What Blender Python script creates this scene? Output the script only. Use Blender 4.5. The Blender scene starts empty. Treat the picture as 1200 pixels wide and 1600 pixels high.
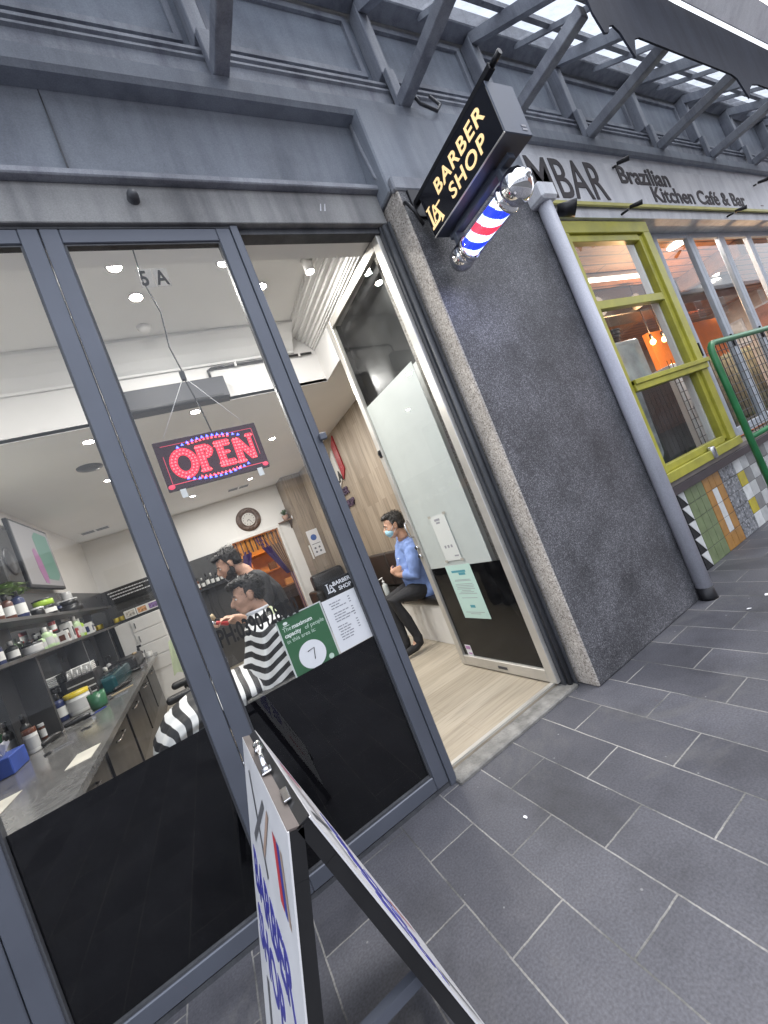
import bpy, bmesh, math, random
from mathutils import Vector, Matrix

random.seed(7)
S = bpy.context.scene
COL = S.collection

# ------------------------------------------------------------------ camera
cam = bpy.data.cameras.new('camera')
cam.sensor_fit = 'HORIZONTAL'; cam.sensor_width = 36.0
cam.lens = 36.0 * 619.234 / 1200.0
cam.clip_start = 0.02; cam.clip_end = 2000
camo = bpy.data.objects.new('camera', cam); COL.objects.link(camo)
R_ = ((0.83424547, -0.40737714, -0.37158897), (-0.32295396, 0.18521873, -0.92811355), (0.44691748, 0.89428066, 0.02295382))
cm = Matrix.Identity(4)
for i in range(3):
    cm[i][0] = R_[0][i]; cm[i][1] = -R_[1][i]; cm[i][2] = -R_[2][i]
cm[0][3], cm[1][3], cm[2][3] = 0.0, 0.0, 1.5
camo.matrix_world = cm
S.camera = camo

# ------------------------------------------------------------------ world, sun, exposure
W = bpy.data.worlds.new('World'); S.world = W; W.use_nodes = True
nt = W.node_tree; bg = nt.nodes['Background']
sky = nt.nodes.new('ShaderNodeTexSky'); sky.sky_type = 'NISHITA'; sky.sun_disc = False
sky.sun_elevation = math.radians(62); sky.sun_rotation = math.radians(120)
sky.air_density = 1.0; sky.dust_density = 2.5; sky.ozone_density = 1.0
# overcast: a layer of bright cloud over the clear sky
cn = nt.nodes.new('ShaderNodeTexNoise'); cn.inputs['Scale'].default_value = 2.2; cn.inputs['Detail'].default_value = 6
ctc = nt.nodes.new('ShaderNodeTexCoord'); nt.links.new(ctc.outputs['Generated'], cn.inputs['Vector'])
ccr = nt.nodes.new('ShaderNodeValToRGB'); ccr.color_ramp.elements[0].position = .3; ccr.color_ramp.elements[1].position = .75
ccr.color_ramp.elements[0].color = (6.3, 6.7, 7.4, 1); ccr.color_ramp.elements[1].color = (8.8, 9.1, 9.6, 1)
nt.links.new(cn.outputs['Fac'], ccr.inputs[0])
cmx = nt.nodes.new('ShaderNodeMix'); cmx.data_type = 'RGBA'; cmx.inputs[0].default_value = .8
nt.links.new(sky.outputs[0], cmx.inputs['A']); nt.links.new(ccr.outputs[0], cmx.inputs['B'])
nt.links.new(cmx.outputs['Result'], bg.inputs[0]); bg.inputs[1].default_value = 0.15
sl = bpy.data.lights.new('sun', 'SUN'); sl.energy = 0.9; sl.angle = math.radians(25); sl.color = (1.0, 0.98, 0.95)
so = bpy.data.objects.new('sun', sl); COL.objects.link(so)
_e, _r = math.radians(62), math.radians(120)
_d = Vector((math.sin(_r) * math.cos(_e), math.cos(_r) * math.cos(_e), math.sin(_e)))
so.rotation_euler = _d.to_track_quat('Z', 'Y').to_euler(); so.location = (0, -20, 20)
S.view_settings.view_transform = 'Standard'; S.view_settings.look = 'None'
S.view_settings.exposure = 1.1; S.view_settings.gamma = 1.0; S.view_settings.use_curve_mapping = False
S.render.engine = 'CYCLES'
S.cycles.max_bounces = 8; S.cycles.transparent_max_bounces = 24; S.cycles.diffuse_bounces = 4
S.cycles.glossy_bounces = 4; S.cycles.caustics_reflective = False; S.cycles.caustics_refractive = False
S.cycles.sample_clamp_indirect = 4.0; S.cycles.use_denoising = True

# ------------------------------------------------------------------ helpers: geometry
def B(): return bmesh.new()

def box(bm, x0, x1, y0, y1, z0, z1, bev=0.0, seg=1):
    vs = [bm.verts.new((x, y, z)) for z in (z0, z1) for y in (y0, y1) for x in (x0, x1)]
    fs = [(0, 2, 3, 1), (4, 5, 7, 6), (0, 1, 5, 4), (2, 6, 7, 3), (0, 4, 6, 2), (1, 3, 7, 5)]
    faces = [bm.faces.new([vs[i] for i in f]) for f in fs]
    if bev > 0:
        es = list({e for f in faces for e in f.edges})
        bmesh.ops.bevel(bm, geom=es, offset=bev, segments=seg, affect='EDGES', profile=0.5)
    return vs

def obox(bm, c, half, rot=None, bev=0.0, seg=1):
    """box with centre, half sizes and rotation matrix"""
    b2 = B(); box(b2, -half[0], half[0], -half[1], half[1], -half[2], half[2], bev, seg)
    M4 = Matrix.Translation(c) @ (rot.to_4x4() if rot else Matrix.Identity(4))
    join(bm, b2, M4)

def join(bm, b2, M4=None, midx=None):
    if M4 is not None: b2.transform(M4)
    mp = {}
    for v in b2.verts: mp[v] = bm.verts.new(v.co)
    for f in b2.faces:
        try:
            nf = bm.faces.new([mp[v] for v in f.verts]); nf.material_index = f.material_index if midx is None else midx
            nf.smooth = f.smooth
        except ValueError: pass
    b2.free()

def frame_axes(d):
    d = Vector(d).normalized()
    a = Vector((0, 0, 1)) if abs(d.z) < 0.95 else Vector((1, 0, 0))
    u = d.cross(a).normalized(); w = u.cross(d).normalized()
    return u, w

def tube(bm, pts, r, seg=12, caps=True, smooth=True, round_ends=False):
    pts = [Vector(p) for p in pts]
    rs = r if isinstance(r, (list, tuple)) else [r] * len(pts)
    if round_ends:
        d0 = (pts[0] - pts[1]).normalized(); d1 = (pts[-1] - pts[-2]).normalized()
        pts = [pts[0] + d0 * rs[0] * .95, pts[0] + d0 * rs[0] * .6] + pts + [pts[-1] + d1 * rs[-1] * .6, pts[-1] + d1 * rs[-1] * .95]
        rs = [rs[0] * .25, rs[0] * .8] + list(rs) + [rs[-1] * .8, rs[-1] * .25]
    rings = []; pu = None
    for i, p in enumerate(pts):
        d = (pts[min(i + 1, len(pts) - 1)] - pts[max(i - 1, 0)])
        if d.length < 1e-9: d = Vector((0, 0, 1))
        d.normalize()
        if pu is None: u, w = frame_axes(d)
        else:
            u = (pu - d * pu.dot(d))
            if u.length < 1e-6: u, w = frame_axes(d)
            else: u.normalize()
            w = u.cross(d)
        pu = u
        rings.append([bm.verts.new(p + (u * math.cos(2 * math.pi * k / seg) + w * math.sin(2 * math.pi * k / seg)) * rs[i]) for k in range(seg)])
    for a, b in zip(rings, rings[1:]):
        for k in range(seg):
            f = bm.faces.new((a[k], a[(k + 1) % seg], b[(k + 1) % seg], b[k])); f.smooth = smooth
    if caps:
        bm.faces.new(list(reversed(rings[0]))); bm.faces.new(rings[-1])
    return rings

def cyl(bm, p0, p1, r0, r1=None, seg=20, caps=True, smooth=True):
    return tube(bm, [p0, p1], [r0, r0 if r1 is None else r1], seg, caps, smooth)

def lathe(bm, prof, c=(0, 0, 0), seg=24, smooth=True, M4=None):
    b2 = B(); rings = []
    for r, z in prof:
        if r < 1e-6: rings.append([b2.verts.new((0, 0, z))])
        else: rings.append([b2.verts.new((r * math.cos(2 * math.pi * k / seg), r * math.sin(2 * math.pi * k / seg), z)) for k in range(seg)])
    for a, b in zip(rings, rings[1:]):
        for k in range(seg):
            k2 = (k + 1) % seg
            if len(a) == 1 and len(b) == 1: continue
            if len(a) == 1: f = b2.faces.new((a[0], b[k2], b[k]))
            elif len(b) == 1: f = b2.faces.new((a[k], a[k2], b[0]))
            else: f = b2.faces.new((a[k], a[k2], b[k2], b[k]))
            f.smooth = smooth
    join(bm, b2, Matrix.Translation(c) @ (M4 if M4 is not None else Matrix.Identity(4)))

def ball(bm, c, r, rot=None, u=16, v=10):
    rr = r if isinstance(r, (list, tuple)) else (r, r, r)
    b2 = B(); bmesh.ops.create_uvsphere(b2, u_segments=u, v_segments=v, radius=1.0)
    for f in b2.faces: f.smooth = True
    M4 = Matrix.Translation(c) @ (rot.to_4x4() if rot else Matrix.Identity(4)) @ Matrix.Diagonal((rr[0], rr[1], rr[2], 1))
    join(bm, b2, M4)

def poly(bm, pts, midx=0):
    f = bm.faces.new([bm.verts.new(p) for p in pts]); f.material_index = midx; return f

def prism(bm, pts, d, midx=0):
    """closed outline pts pushed along d"""
    d = Vector(d); a = [bm.verts.new(p) for p in pts]; b = [bm.verts.new(Vector(p) + d) for p in pts]
    fs = [bm.faces.new(a), bm.faces.new(list(reversed(b)))]
    for i in range(len(a)):
        j = (i + 1) % len(a); fs.append(bm.faces.new((a[j], a[i], b[i], b[j])))
    for f in fs: f.material_index = midx
    return fs

def extrude_x(bm, prof, x0, x1):
    """profile in (y,z) swept along x"""
    prism(bm, [(x0, y, z) for y, z in prof], (x1 - x0, 0, 0))

# ------------------------------------------------------------------ helpers: objects
def mesh_obj(name, bm, mats, parent=None, recalc=True):
    me = bpy.data.meshes.new(name)
    if recalc: bmesh.ops.recalc_face_normals(bm, faces=bm.faces)
    bm.to_mesh(me); bm.free()
    for m in (mats if isinstance(mats, (list, tuple)) else [mats]): me.materials.append(m)
    o = bpy.data.objects.new(name, me); COL.objects.link(o)
    if parent is not None: o.parent = parent
    return o

def rootloc(o):
    l = Vector((0, 0, 0))
    while o is not None: l = l + o.location; o = o.parent
    return l

def part(name, bm, mats, parent, label=None, world=True):
    """a part; coordinates are world ones unless world=False"""
    if world: bmesh.ops.translate(bm, vec=-rootloc(parent), verts=bm.verts)
    o = mesh_obj(name, bm, mats, parent)
    if label: o['label'] = label
    return o

def tag(o, label, cat, group=None):
    o['label'] = label; o['category'] = cat
    if group: o['group'] = group
    return o

def thing(name, label, cat, loc=(0, 0, 0), group=None, rotz=0.0):
    o = bpy.data.objects.new(name, None); COL.objects.link(o); o.empty_display_size = .1
    o.location = loc; o.rotation_euler = (0, 0, rotz)
    return tag(o, label, cat, group)

def single(name, bm, mats, label, cat, group=None, loc=None):
    if loc is not None: bmesh.ops.translate(bm, vec=-Vector(loc), verts=bm.verts)
    o = mesh_obj(name, bm, mats)
    if loc is not None: o.location = loc
    return tag(o, label, cat, group)

def dup(root, loc, label, rotz=None):
    r = root.copy(); COL.objects.link(r); r.location = loc; r['label'] = label
    if rotz is not None: r.rotation_euler = (0, 0, rotz)
    for ch in list(root.children):
        c = ch.copy(); COL.objects.link(c); c.parent = r
        for g in list(ch.children):
            d = g.copy(); COL.objects.link(d); d.parent = c
    return r

def struct(name, bm, mats, kind='structure'):
    o = mesh_obj(name, bm, mats); o['kind'] = kind; return o

def text_bm(s, size, extrude=0.002, bold=0.0, shear=0.0, xs=1.0, align='LEFT', spacing=1.0):
    cu = bpy.data.curves.new('lettering', 'FONT'); cu.body = s; cu.size = size; cu.extrude = extrude
    cu.offset = bold; cu.shear = shear; cu.align_x = align; cu.resolution_u = 4; cu.space_character = spacing
    o = bpy.data.objects.new('lettering', cu); COL.objects.link(o)
    dg = bpy.context.evaluated_depsgraph_get(); dg.update()
    me = bpy.data.meshes.new_from_object(o.evaluated_get(dg))
    bpy.data.objects.remove(o); bpy.data.curves.remove(cu)
    bm = B(); bm.from_mesh(me); bpy.data.meshes.remove(me)
    bm.transform(Matrix.Diagonal((xs, 1, 1, 1)))
    return bm

def axes4(o, ax, ay):
    ax = Vector(ax).normalized(); ay = Vector(ay).normalized(); az = ax.cross(ay)
    M4 = Matrix.Identity(4)
    for i in range(3): M4[i][0], M4[i][1], M4[i][2], M4[i][3] = ax[i], ay[i], az[i], o[i]
    return M4
FRONT = lambda o: axes4(o, (1, 0, 0), (0, 0, 1))          # reads along +x, faces the street
SIDE = lambda o: axes4(o, (0, -1, 0), (0, 0, 1))          # reads along -y, faces -x

def put_text(bm, s, size, M4, midx=None, **k):
    join(bm, text_bm(s, size, **k), M4, midx)

def solid(prims, voxel=0.008, smooth=6):
    """one continuous surface out of overlapping shapes: tubes [(x,y,z,r),...] or ('b',centre,radii,rot)"""
    bm = B()
    for p in prims:
        if p[0] == 'b': ball(bm, p[1], p[2], p[3] if len(p) > 3 else None, 20, 14)
        else: tube(bm, [q[:3] for q in p], [q[3] for q in p], 14, True, True, True)
    bmesh.ops.recalc_face_normals(bm, faces=bm.faces)
    me = bpy.data.meshes.new('tmp'); bm.to_mesh(me); bm.free()
    o = bpy.data.objects.new('tmp', me); COL.objects.link(o)
    rm = o.modifiers.new('r', 'REMESH'); rm.mode = 'VOXEL'; rm.voxel_size = voxel; rm.use_smooth_shade = True
    if smooth:
        sm = o.modifiers.new('s', 'SMOOTH'); sm.factor = 0.5; sm.iterations = smooth
    dg = bpy.context.evaluated_depsgraph_get(); dg.update()
    m2 = bpy.data.meshes.new_from_object(o.evaluated_get(dg))
    bpy.data.objects.remove(o); bpy.data.meshes.remove(me)
    b = B(); b.from_mesh(m2); bpy.data.meshes.remove(m2)
    for f in b.faces: f.smooth = True
    return b

# ------------------------------------------------------------------ helpers: materials
def nodes(name):
    m = bpy.data.materials.new(name); m.use_nodes = True
    return m, m.node_tree.nodes, m.node_tree.links, m.node_tree.nodes['Principled BSDF']

def M(name, col, rough=0.5, metal=0.0, var=0.12, scale=6.0, bump=0.0, bscale=60.0, spec=0.5, detail=4.0, coat=0.0):
    m, n, l, p = nodes(name)
    p.inputs['Roughness'].default_value = rough; p.inputs['Metallic'].default_value = metal
    p.inputs['Specular IOR Level'].default_value = spec; p.inputs['Coat Weight'].default_value = coat
    tc = n.new('ShaderNodeTexCoord')
    if var > 0:
        nz = n.new('ShaderNodeTexNoise'); nz.inputs['Scale'].default_value = scale; nz.inputs['Detail'].default_value = detail
        l.new(tc.outputs['Object'], nz.inputs['Vector'])
        cr = n.new('ShaderNodeValToRGB'); cr.color_ramp.elements[0].position = .3; cr.color_ramp.elements[1].position = .7
        cr.color_ramp.elements[0].color = tuple(c * (1 - var) for c in col[:3]) + (1,)
        cr.color_ramp.elements[1].color = tuple(min(1, c * (1 + var)) for c in col[:3]) + (1,)
        l.new(nz.outputs['Fac'], cr.inputs[0]); l.new(cr.outputs[0], p.inputs['Base Color'])
        rr = n.new('ShaderNodeMapRange'); rr.inputs[3].default_value = max(0.02, rough - .08); rr.inputs[4].default_value = min(1, rough + .08)
        l.new(nz.outputs['Fac'], rr.inputs[0]); l.new(rr.outputs[0], p.inputs['Roughness'])
    else: p.inputs['Base Color'].default_value = tuple(col[:3]) + (1,)
    if bump > 0:
        bz = n.new('ShaderNodeTexNoise'); bz.inputs['Scale'].default_value = bscale; bz.inputs['Detail'].default_value = 5
        l.new(tc.outputs['Object'], bz.inputs['Vector'])
        bp = n.new('ShaderNodeBump'); bp.inputs['Strength'].default_value = bump; bp.inputs['Distance'].default_value = .01
        l.new(bz.outputs['Fac'], bp.inputs['Height']); l.new(bp.outputs[0], p.inputs['Normal'])
    return m

def EM(name, col, strength, base=0.5):
    m, n, l, p = nodes(name)
    p.inputs['Base Color'].default_value = tuple(c * base for c in col[:3]) + (1,)
    p.inputs['Emission Color'].default_value = tuple(col[:3]) + (1,); p.inputs['Emission Strength'].default_value = strength
    return m

def GLASS(name, tint=(1, 1, 1), dirt=0.02, ior=1.5, rough=0.0, refl=1.0):
    m = bpy.data.materials.new(name); m.use_nodes = True; n = m.node_tree.nodes; l = m.node_tree.links
    n.clear(); out = n.new('ShaderNodeOutputMaterial')
    tr = n.new('ShaderNodeBsdfTransparent'); tr.inputs[0].default_value = tuple(tint) + (1,)
    gl = n.new('ShaderNodeBsdfGlossy'); gl.inputs['Roughness'].default_value = rough
    # Schlick reflectance from the angle of view, alike on both sides of the thin pane
    f0 = ((ior - 1) / (ior + 1)) ** 2 * 1.15 * refl
    ge = n.new('ShaderNodeNewGeometry'); dp = n.new('ShaderNodeVectorMath'); dp.operation = 'DOT_PRODUCT'
    l.new(ge.outputs['Incoming'], dp.inputs[0]); l.new(ge.outputs['Normal'], dp.inputs[1])
    ab = n.new('ShaderNodeMath'); ab.operation = 'ABSOLUTE'; l.new(dp.outputs['Value'], ab.inputs[0])
    om = n.new('ShaderNodeMath'); om.operation = 'SUBTRACT'; om.inputs[0].default_value = 1.0; l.new(ab.outputs[0], om.inputs[1])
    pw = n.new('ShaderNodeMath'); pw.operation = 'POWER'; pw.inputs[1].default_value = 5.0; l.new(om.outputs[0], pw.inputs[0])
    mu = n.new('ShaderNodeMath'); mu.operation = 'MULTIPLY_ADD'; mu.inputs[1].default_value = 1 - f0; mu.inputs[2].default_value = f0; mu.use_clamp = True
    l.new(pw.outputs[0], mu.inputs[0])
    mx = n.new('ShaderNodeMixShader'); l.new(mu.outputs[0], mx.inputs[0]); l.new(tr.outputs[0], mx.inputs[1]); l.new(gl.outputs[0], mx.inputs[2])
    df = n.new('ShaderNodeBsdfDiffuse'); df.inputs[0].default_value = (.6, .62, .65, 1)
    tc = n.new('ShaderNodeTexCoord'); nz = n.new('ShaderNodeTexNoise'); nz.inputs['Scale'].default_value = 9; nz.inputs['Detail'].default_value = 8
    l.new(tc.outputs['Object'], nz.inputs['Vector'])
    mr = n.new('ShaderNodeMapRange'); mr.inputs[1].default_value = .45; mr.inputs[2].default_value = .8; mr.inputs[3].default_value = dirt * .3; mr.inputs[4].default_value = dirt * 3
    l.new(nz.outputs['Fac'], mr.inputs[0])
    m2 = n.new('ShaderNodeMixShader'); l.new(mr.outputs[0], m2.inputs[0]); l.new(mx.outputs[0], m2.inputs[1]); l.new(df.outputs[0], m2.inputs[2])
    l.new(m2.outputs[0], out.inputs[0])
    return m

def ramp(n, stops):
    cr = n.new('ShaderNodeValToRGB'); e = cr.color_ramp.elements
    while len(e) < len(stops): e.new(.5)
    for el, (p, c) in zip(e, stops): el.position = p; el.color = tuple(c) + (1,)
    return cr

def PAVERS():
    m, n, l, p = nodes('bluestone pavers'); tc = n.new('ShaderNodeTexCoord')
    sx = n.new('ShaderNodeSeparateXYZ'); l.new(tc.outputs['Object'], sx.inputs[0])
    nzd = n.new('ShaderNodeTexNoise'); nzd.inputs['Scale'].default_value = 3.0
    l.new(tc.outputs['Object'], nzd.inputs['Vector'])
    a = n.new('ShaderNodeMath'); a.operation = 'ADD'; a.inputs[1].default_value = -1.275
    b = n.new('ShaderNodeMath'); b.operation = 'ADD'; b.inputs[1].default_value = -1.25
    l.new(sx.outputs['Y'], a.inputs[0]); l.new(sx.outputs['X'], b.inputs[0])
    cx = n.new('ShaderNodeCombineXYZ'); l.new(a.outputs[0], cx.inputs[0]); l.new(b.outputs[0], cx.inputs[1])
    br = n.new('ShaderNodeTexBrick'); br.inputs['Scale'].default_value = 1.0; br.inputs['Brick Width'].default_value = .53; br.inputs['Row Height'].default_value = .2615
    br.inputs['Mortar Size'].default_value = .0038; br.inputs['Mortar Smooth'].default_value = .3; br.inputs['Bias'].default_value = 0
    br.inputs['Color1'].default_value = (.051, .052, .063, 1); br.inputs['Color2'].default_value = (.086, .087, .102, 1); br.inputs['Mortar'].default_value = (.17, .165, .155, 1)
    nj = n.new('ShaderNodeTexNoise'); nj.inputs['Scale'].default_value = 3.7; nj.inputs['Detail'].default_value = 5; l.new(tc.outputs['Object'], nj.inputs['Vector'])
    rj = ramp(n, [(.34, (.07, .07, .07)), (.47, (.18, .176, .17)), (.66, (.27, .262, .25))]); l.new(nj.outputs['Fac'], rj.inputs[0]); l.new(rj.outputs[0], br.inputs['Mortar'])
    dv = n.new('ShaderNodeVectorMath'); dv.operation = 'MULTIPLY_ADD'; dv.inputs[1].default_value = (.006, .006, 0)
    nw = n.new('ShaderNodeTexNoise'); nw.inputs['Scale'].default_value = 14; nw.inputs['Detail'].default_value = 4; l.new(tc.outputs['Object'], nw.inputs['Vector']); l.new(nw.outputs['Color'], dv.inputs[0])
    l.new(cx.outputs[0], dv.inputs[2]); l.new(dv.outputs[0], br.inputs['Vector'])
    # grime over everything, including the joints
    nz = n.new('ShaderNodeTexNoise'); nz.inputs['Scale'].default_value = 2.3; nz.inputs['Detail'].default_value = 9; nz.inputs['Roughness'].default_value = .62
    l.new(tc.outputs['Object'], nz.inputs['Vector'])
    r1 = ramp(n, [(.3, (.62, .62, .62)), (.5, (1, 1, 1)), (.62, (1.12, 1.11, 1.09)), (.8, (1.7, 1.64, 1.55))]); l.new(nz.outputs['Fac'], r1.inputs[0])
    mu = n.new('ShaderNodeMix'); mu.data_type = 'RGBA'; mu.blend_type = 'MULTIPLY'; mu.inputs[0].default_value = 1
    l.new(br.outputs['Color'], mu.inputs['A']); l.new(r1.outputs[0], mu.inputs['B'])
    # fine grain
    nf = n.new('ShaderNodeTexNoise'); nf.inputs['Scale'].default_value = 110; nf.inputs['Detail'].default_value = 6
    l.new(tc.outputs['Object'], nf.inputs['Vector']); rf = ramp(n, [(.3, (.74, .74, .74)), (.7, (1.28, 1.28, 1.28))]); l.new(nf.outputs['Fac'], rf.inputs[0])
    mf = n.new('ShaderNodeMix'); mf.data_type = 'RGBA'; mf.blend_type = 'MULTIPLY'; mf.inputs[0].default_value = 1
    l.new(mu.outputs['Result'], mf.inputs['A']); l.new(rf.outputs[0], mf.inputs['B'])
    # dusty, scuffed places
    nd = n.new('ShaderNodeTexNoise'); nd.inputs['Scale'].default_value = 1.15; nd.inputs['Detail'].default_value = 10; nd.inputs['Roughness'].default_value = .72; nd.inputs['Distortion'].default_value = .8; l.new(tc.outputs['Object'], nd.inputs['Vector'])
    rd = ramp(n, [(.53, (0, 0, 0)), (.74, (.75, .75, .75))]); l.new(nd.outputs['Fac'], rd.inputs[0])
    mdst = n.new('ShaderNodeMix'); mdst.data_type = 'RGBA'; mdst.inputs['B'].default_value = (.125, .122, .118, 1); l.new(rd.outputs[0], mdst.inputs[0]); l.new(mf.outputs['Result'], mdst.inputs['A'])
    # joints fade where dirt fills them
    nm = n.new('ShaderNodeTexNoise'); nm.inputs['Scale'].default_value = 4.5; nm.inputs['Detail'].default_value = 4; l.new(tc.outputs['Object'], nm.inputs['Vector'])
    rm_ = ramp(n, [(.36, (0, 0, 0)), (.5, (1, 1, 1))]); l.new(nm.outputs['Fac'], rm_.inputs[0])
    # spots of old gum
    vo = n.new('ShaderNodeTexVoronoi'); vo.inputs['Scale'].default_value = 2.6; l.new(tc.outputs['Object'], vo.inputs['Vector'])
    rv = ramp(n, [(.045, (1, 1, 1)), (.07, (0, 0, 0))]); l.new(vo.outputs['Distance'], rv.inputs[0])
    mg = n.new('ShaderNodeMix'); mg.data_type = 'RGBA'; mg.inputs['B'].default_value = (.13, .13, .135, 1)
    mm = n.new('ShaderNodeMath'); mm.operation = 'MULTIPLY'; mm.inputs[1].default_value = .55; l.new(rv.outputs[0], mm.inputs[0]); l.new(mm.outputs[0], mg.inputs[0])
    l.new(mdst.outputs['Result'], mg.inputs['A'])
    v2 = n.new('ShaderNodeTexVoronoi'); v2.inputs['Scale'].default_value = 9; l.new(tc.outputs['Object'], v2.inputs['Vector'])
    rv2 = ramp(n, [(.035, (1, 1, 1)), (.05, (0, 0, 0))]); l.new(v2.outputs['Distance'], rv2.inputs[0])
    mg2 = n.new('ShaderNodeMix'); mg2.data_type = 'RGBA'; mg2.inputs['B'].default_value = (.28, .28, .28, 1)
    sc = n.new('ShaderNodeMath'); sc.operation = 'MULTIPLY'; l.new(rv2.outputs[0], sc.inputs[0]); l.new(rm_.outputs[0], sc.inputs[1])
    sc2 = n.new('ShaderNodeMath'); sc2.operation = 'MULTIPLY'; sc2.inputs[1].default_value = .6; l.new(sc.outputs[0], sc2.inputs[0])
    l.new(sc2.outputs[0], mg2.inputs[0]); l.new(mg.outputs['Result'], mg2.inputs['A'])
    l.new(mg2.outputs['Result'], p.inputs['Base Color'])
    rr = n.new('ShaderNodeMapRange'); rr.inputs[3].default_value = .42; rr.inputs[4].default_value = .72; l.new(nz.outputs['Fac'], rr.inputs[0]); l.new(rr.outputs[0], p.inputs['Roughness'])
    bp = n.new('ShaderNodeBump'); bp.inputs['Strength'].default_value = .5; bp.inputs['Distance'].default_value = .004
    inv = n.new('ShaderNodeMath'); inv.operation = 'SUBTRACT'; l.new(nz.outputs['Fac'], inv.inputs[0]); l.new(br.outputs['Fac'], inv.inputs[1])
    l.new(inv.outputs[0], bp.inputs['Height']); l.new(bp.outputs[0], p.inputs['Normal'])
    return m

def GRANITE(name, dark, mid, light, scale=190, patch=.35, rough=.55, bump=.25):
    m, n, l, p = nodes(name); tc = n.new('ShaderNodeTexCoord')
    vo = n.new('ShaderNodeTexVoronoi'); vo.inputs['Scale'].default_value = scale; l.new(tc.outputs['Object'], vo.inputs['Vector'])
    sp = n.new('ShaderNodeSeparateColor'); l.new(vo.outputs['Color'], sp.inputs[0])
    r1 = ramp(n, [(.0, dark), (.4, mid), (.72, mid), (1.0, light)]); l.new(sp.outputs[0], r1.inputs[0])
    nz = n.new('ShaderNodeTexNoise'); nz.inputs['Scale'].default_value = 3.1; nz.inputs['Detail'].default_value = 9; nz.inputs['Roughness'].default_value = .6; l.new(tc.outputs['Object'], nz.inputs['Vector'])
    r2 = ramp(n, [(.35, (1 - patch,) * 3), (.6, (1, 1, 1)), (.8, (1 + patch * .4,) * 3)]); l.new(nz.outputs['Fac'], r2.inputs[0])
    mu = n.new('ShaderNodeMix'); mu.data_type = 'RGBA'; mu.blend_type = 'MULTIPLY'; mu.inputs[0].default_value = 1
    l.new(r1.outputs[0], mu.inputs['A']); l.new(r2.outputs[0], mu.inputs['B']); l.new(mu.outputs['Result'], p.inputs['Base Color'])
    p.inputs['Roughness'].default_value = rough
    bp = n.new('ShaderNodeBump'); bp.inputs['Strength'].default_value = bump; bp.inputs['Distance'].default_value = .004
    l.new(sp.outputs[1], bp.inputs['Height']); l.new(bp.outputs[0], p.inputs['Normal'])
    return m

def PLANKS(name, c1, c2, pw, pl, axis, rough=.45, grain=.35, seam=(.1, .08, .06), sw=.0012):
    """axis: which object coordinates run (along, across) the plank, e.g. 'ZY'"""
    m, n, l, p = nodes(name); tc = n.new('ShaderNodeTexCoord')
    sx = n.new('ShaderNodeSeparateXYZ'); l.new(tc.outputs['Object'], sx.inputs[0]); cx = n.new('ShaderNodeCombineXYZ')
    l.new(sx.outputs[axis[0]], cx.inputs[0]); l.new(sx.outputs[axis[1]], cx.inputs[1])
    br = n.new('ShaderNodeTexBrick'); br.inputs['Scale'].default_value = 1; br.inputs['Brick Width'].default_value = pl; br.inputs['Row Height'].default_value = pw
    br.offset = .37; br.inputs['Mortar Size'].default_value = sw; br.inputs['Color1'].default_value = tuple(c1) + (1,); br.inputs['Color2'].default_value = tuple(c2) + (1,); br.inputs['Mortar'].default_value = tuple(seam) + (1,)
    l.new(cx.outputs[0], br.inputs['Vector'])
    mp = n.new('ShaderNodeMapping'); mp.inputs['Scale'].default_value = (2.2, 38, 1); l.new(cx.outputs[0], mp.inputs[0])
    nz = n.new('ShaderNodeTexNoise'); nz.inputs['Scale'].default_value = 1.0; nz.inputs['Detail'].default_value = 8; nz.inputs['Distortion'].default_value = .6; l.new(mp.outputs[0], nz.inputs['Vector'])
    r2 = ramp(n, [(.3, (1 - grain,) * 3), (.52, (1, 1, 1)), (.75, (1 + grain * .35,) * 3)]); l.new(nz.outputs['Fac'], r2.inputs[0])
    mu = n.new('ShaderNodeMix'); mu.data_type = 'RGBA'; mu.blend_type = 'MULTIPLY'; mu.inputs[0].default_value = 1
    l.new(br.outputs['Color'], mu.inputs['A']); l.new(r2.outputs[0], mu.inputs['B']); l.new(mu.outputs['Result'], p.inputs['Base Color'])
    p.inputs['Roughness'].default_value = rough
    return m

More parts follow.
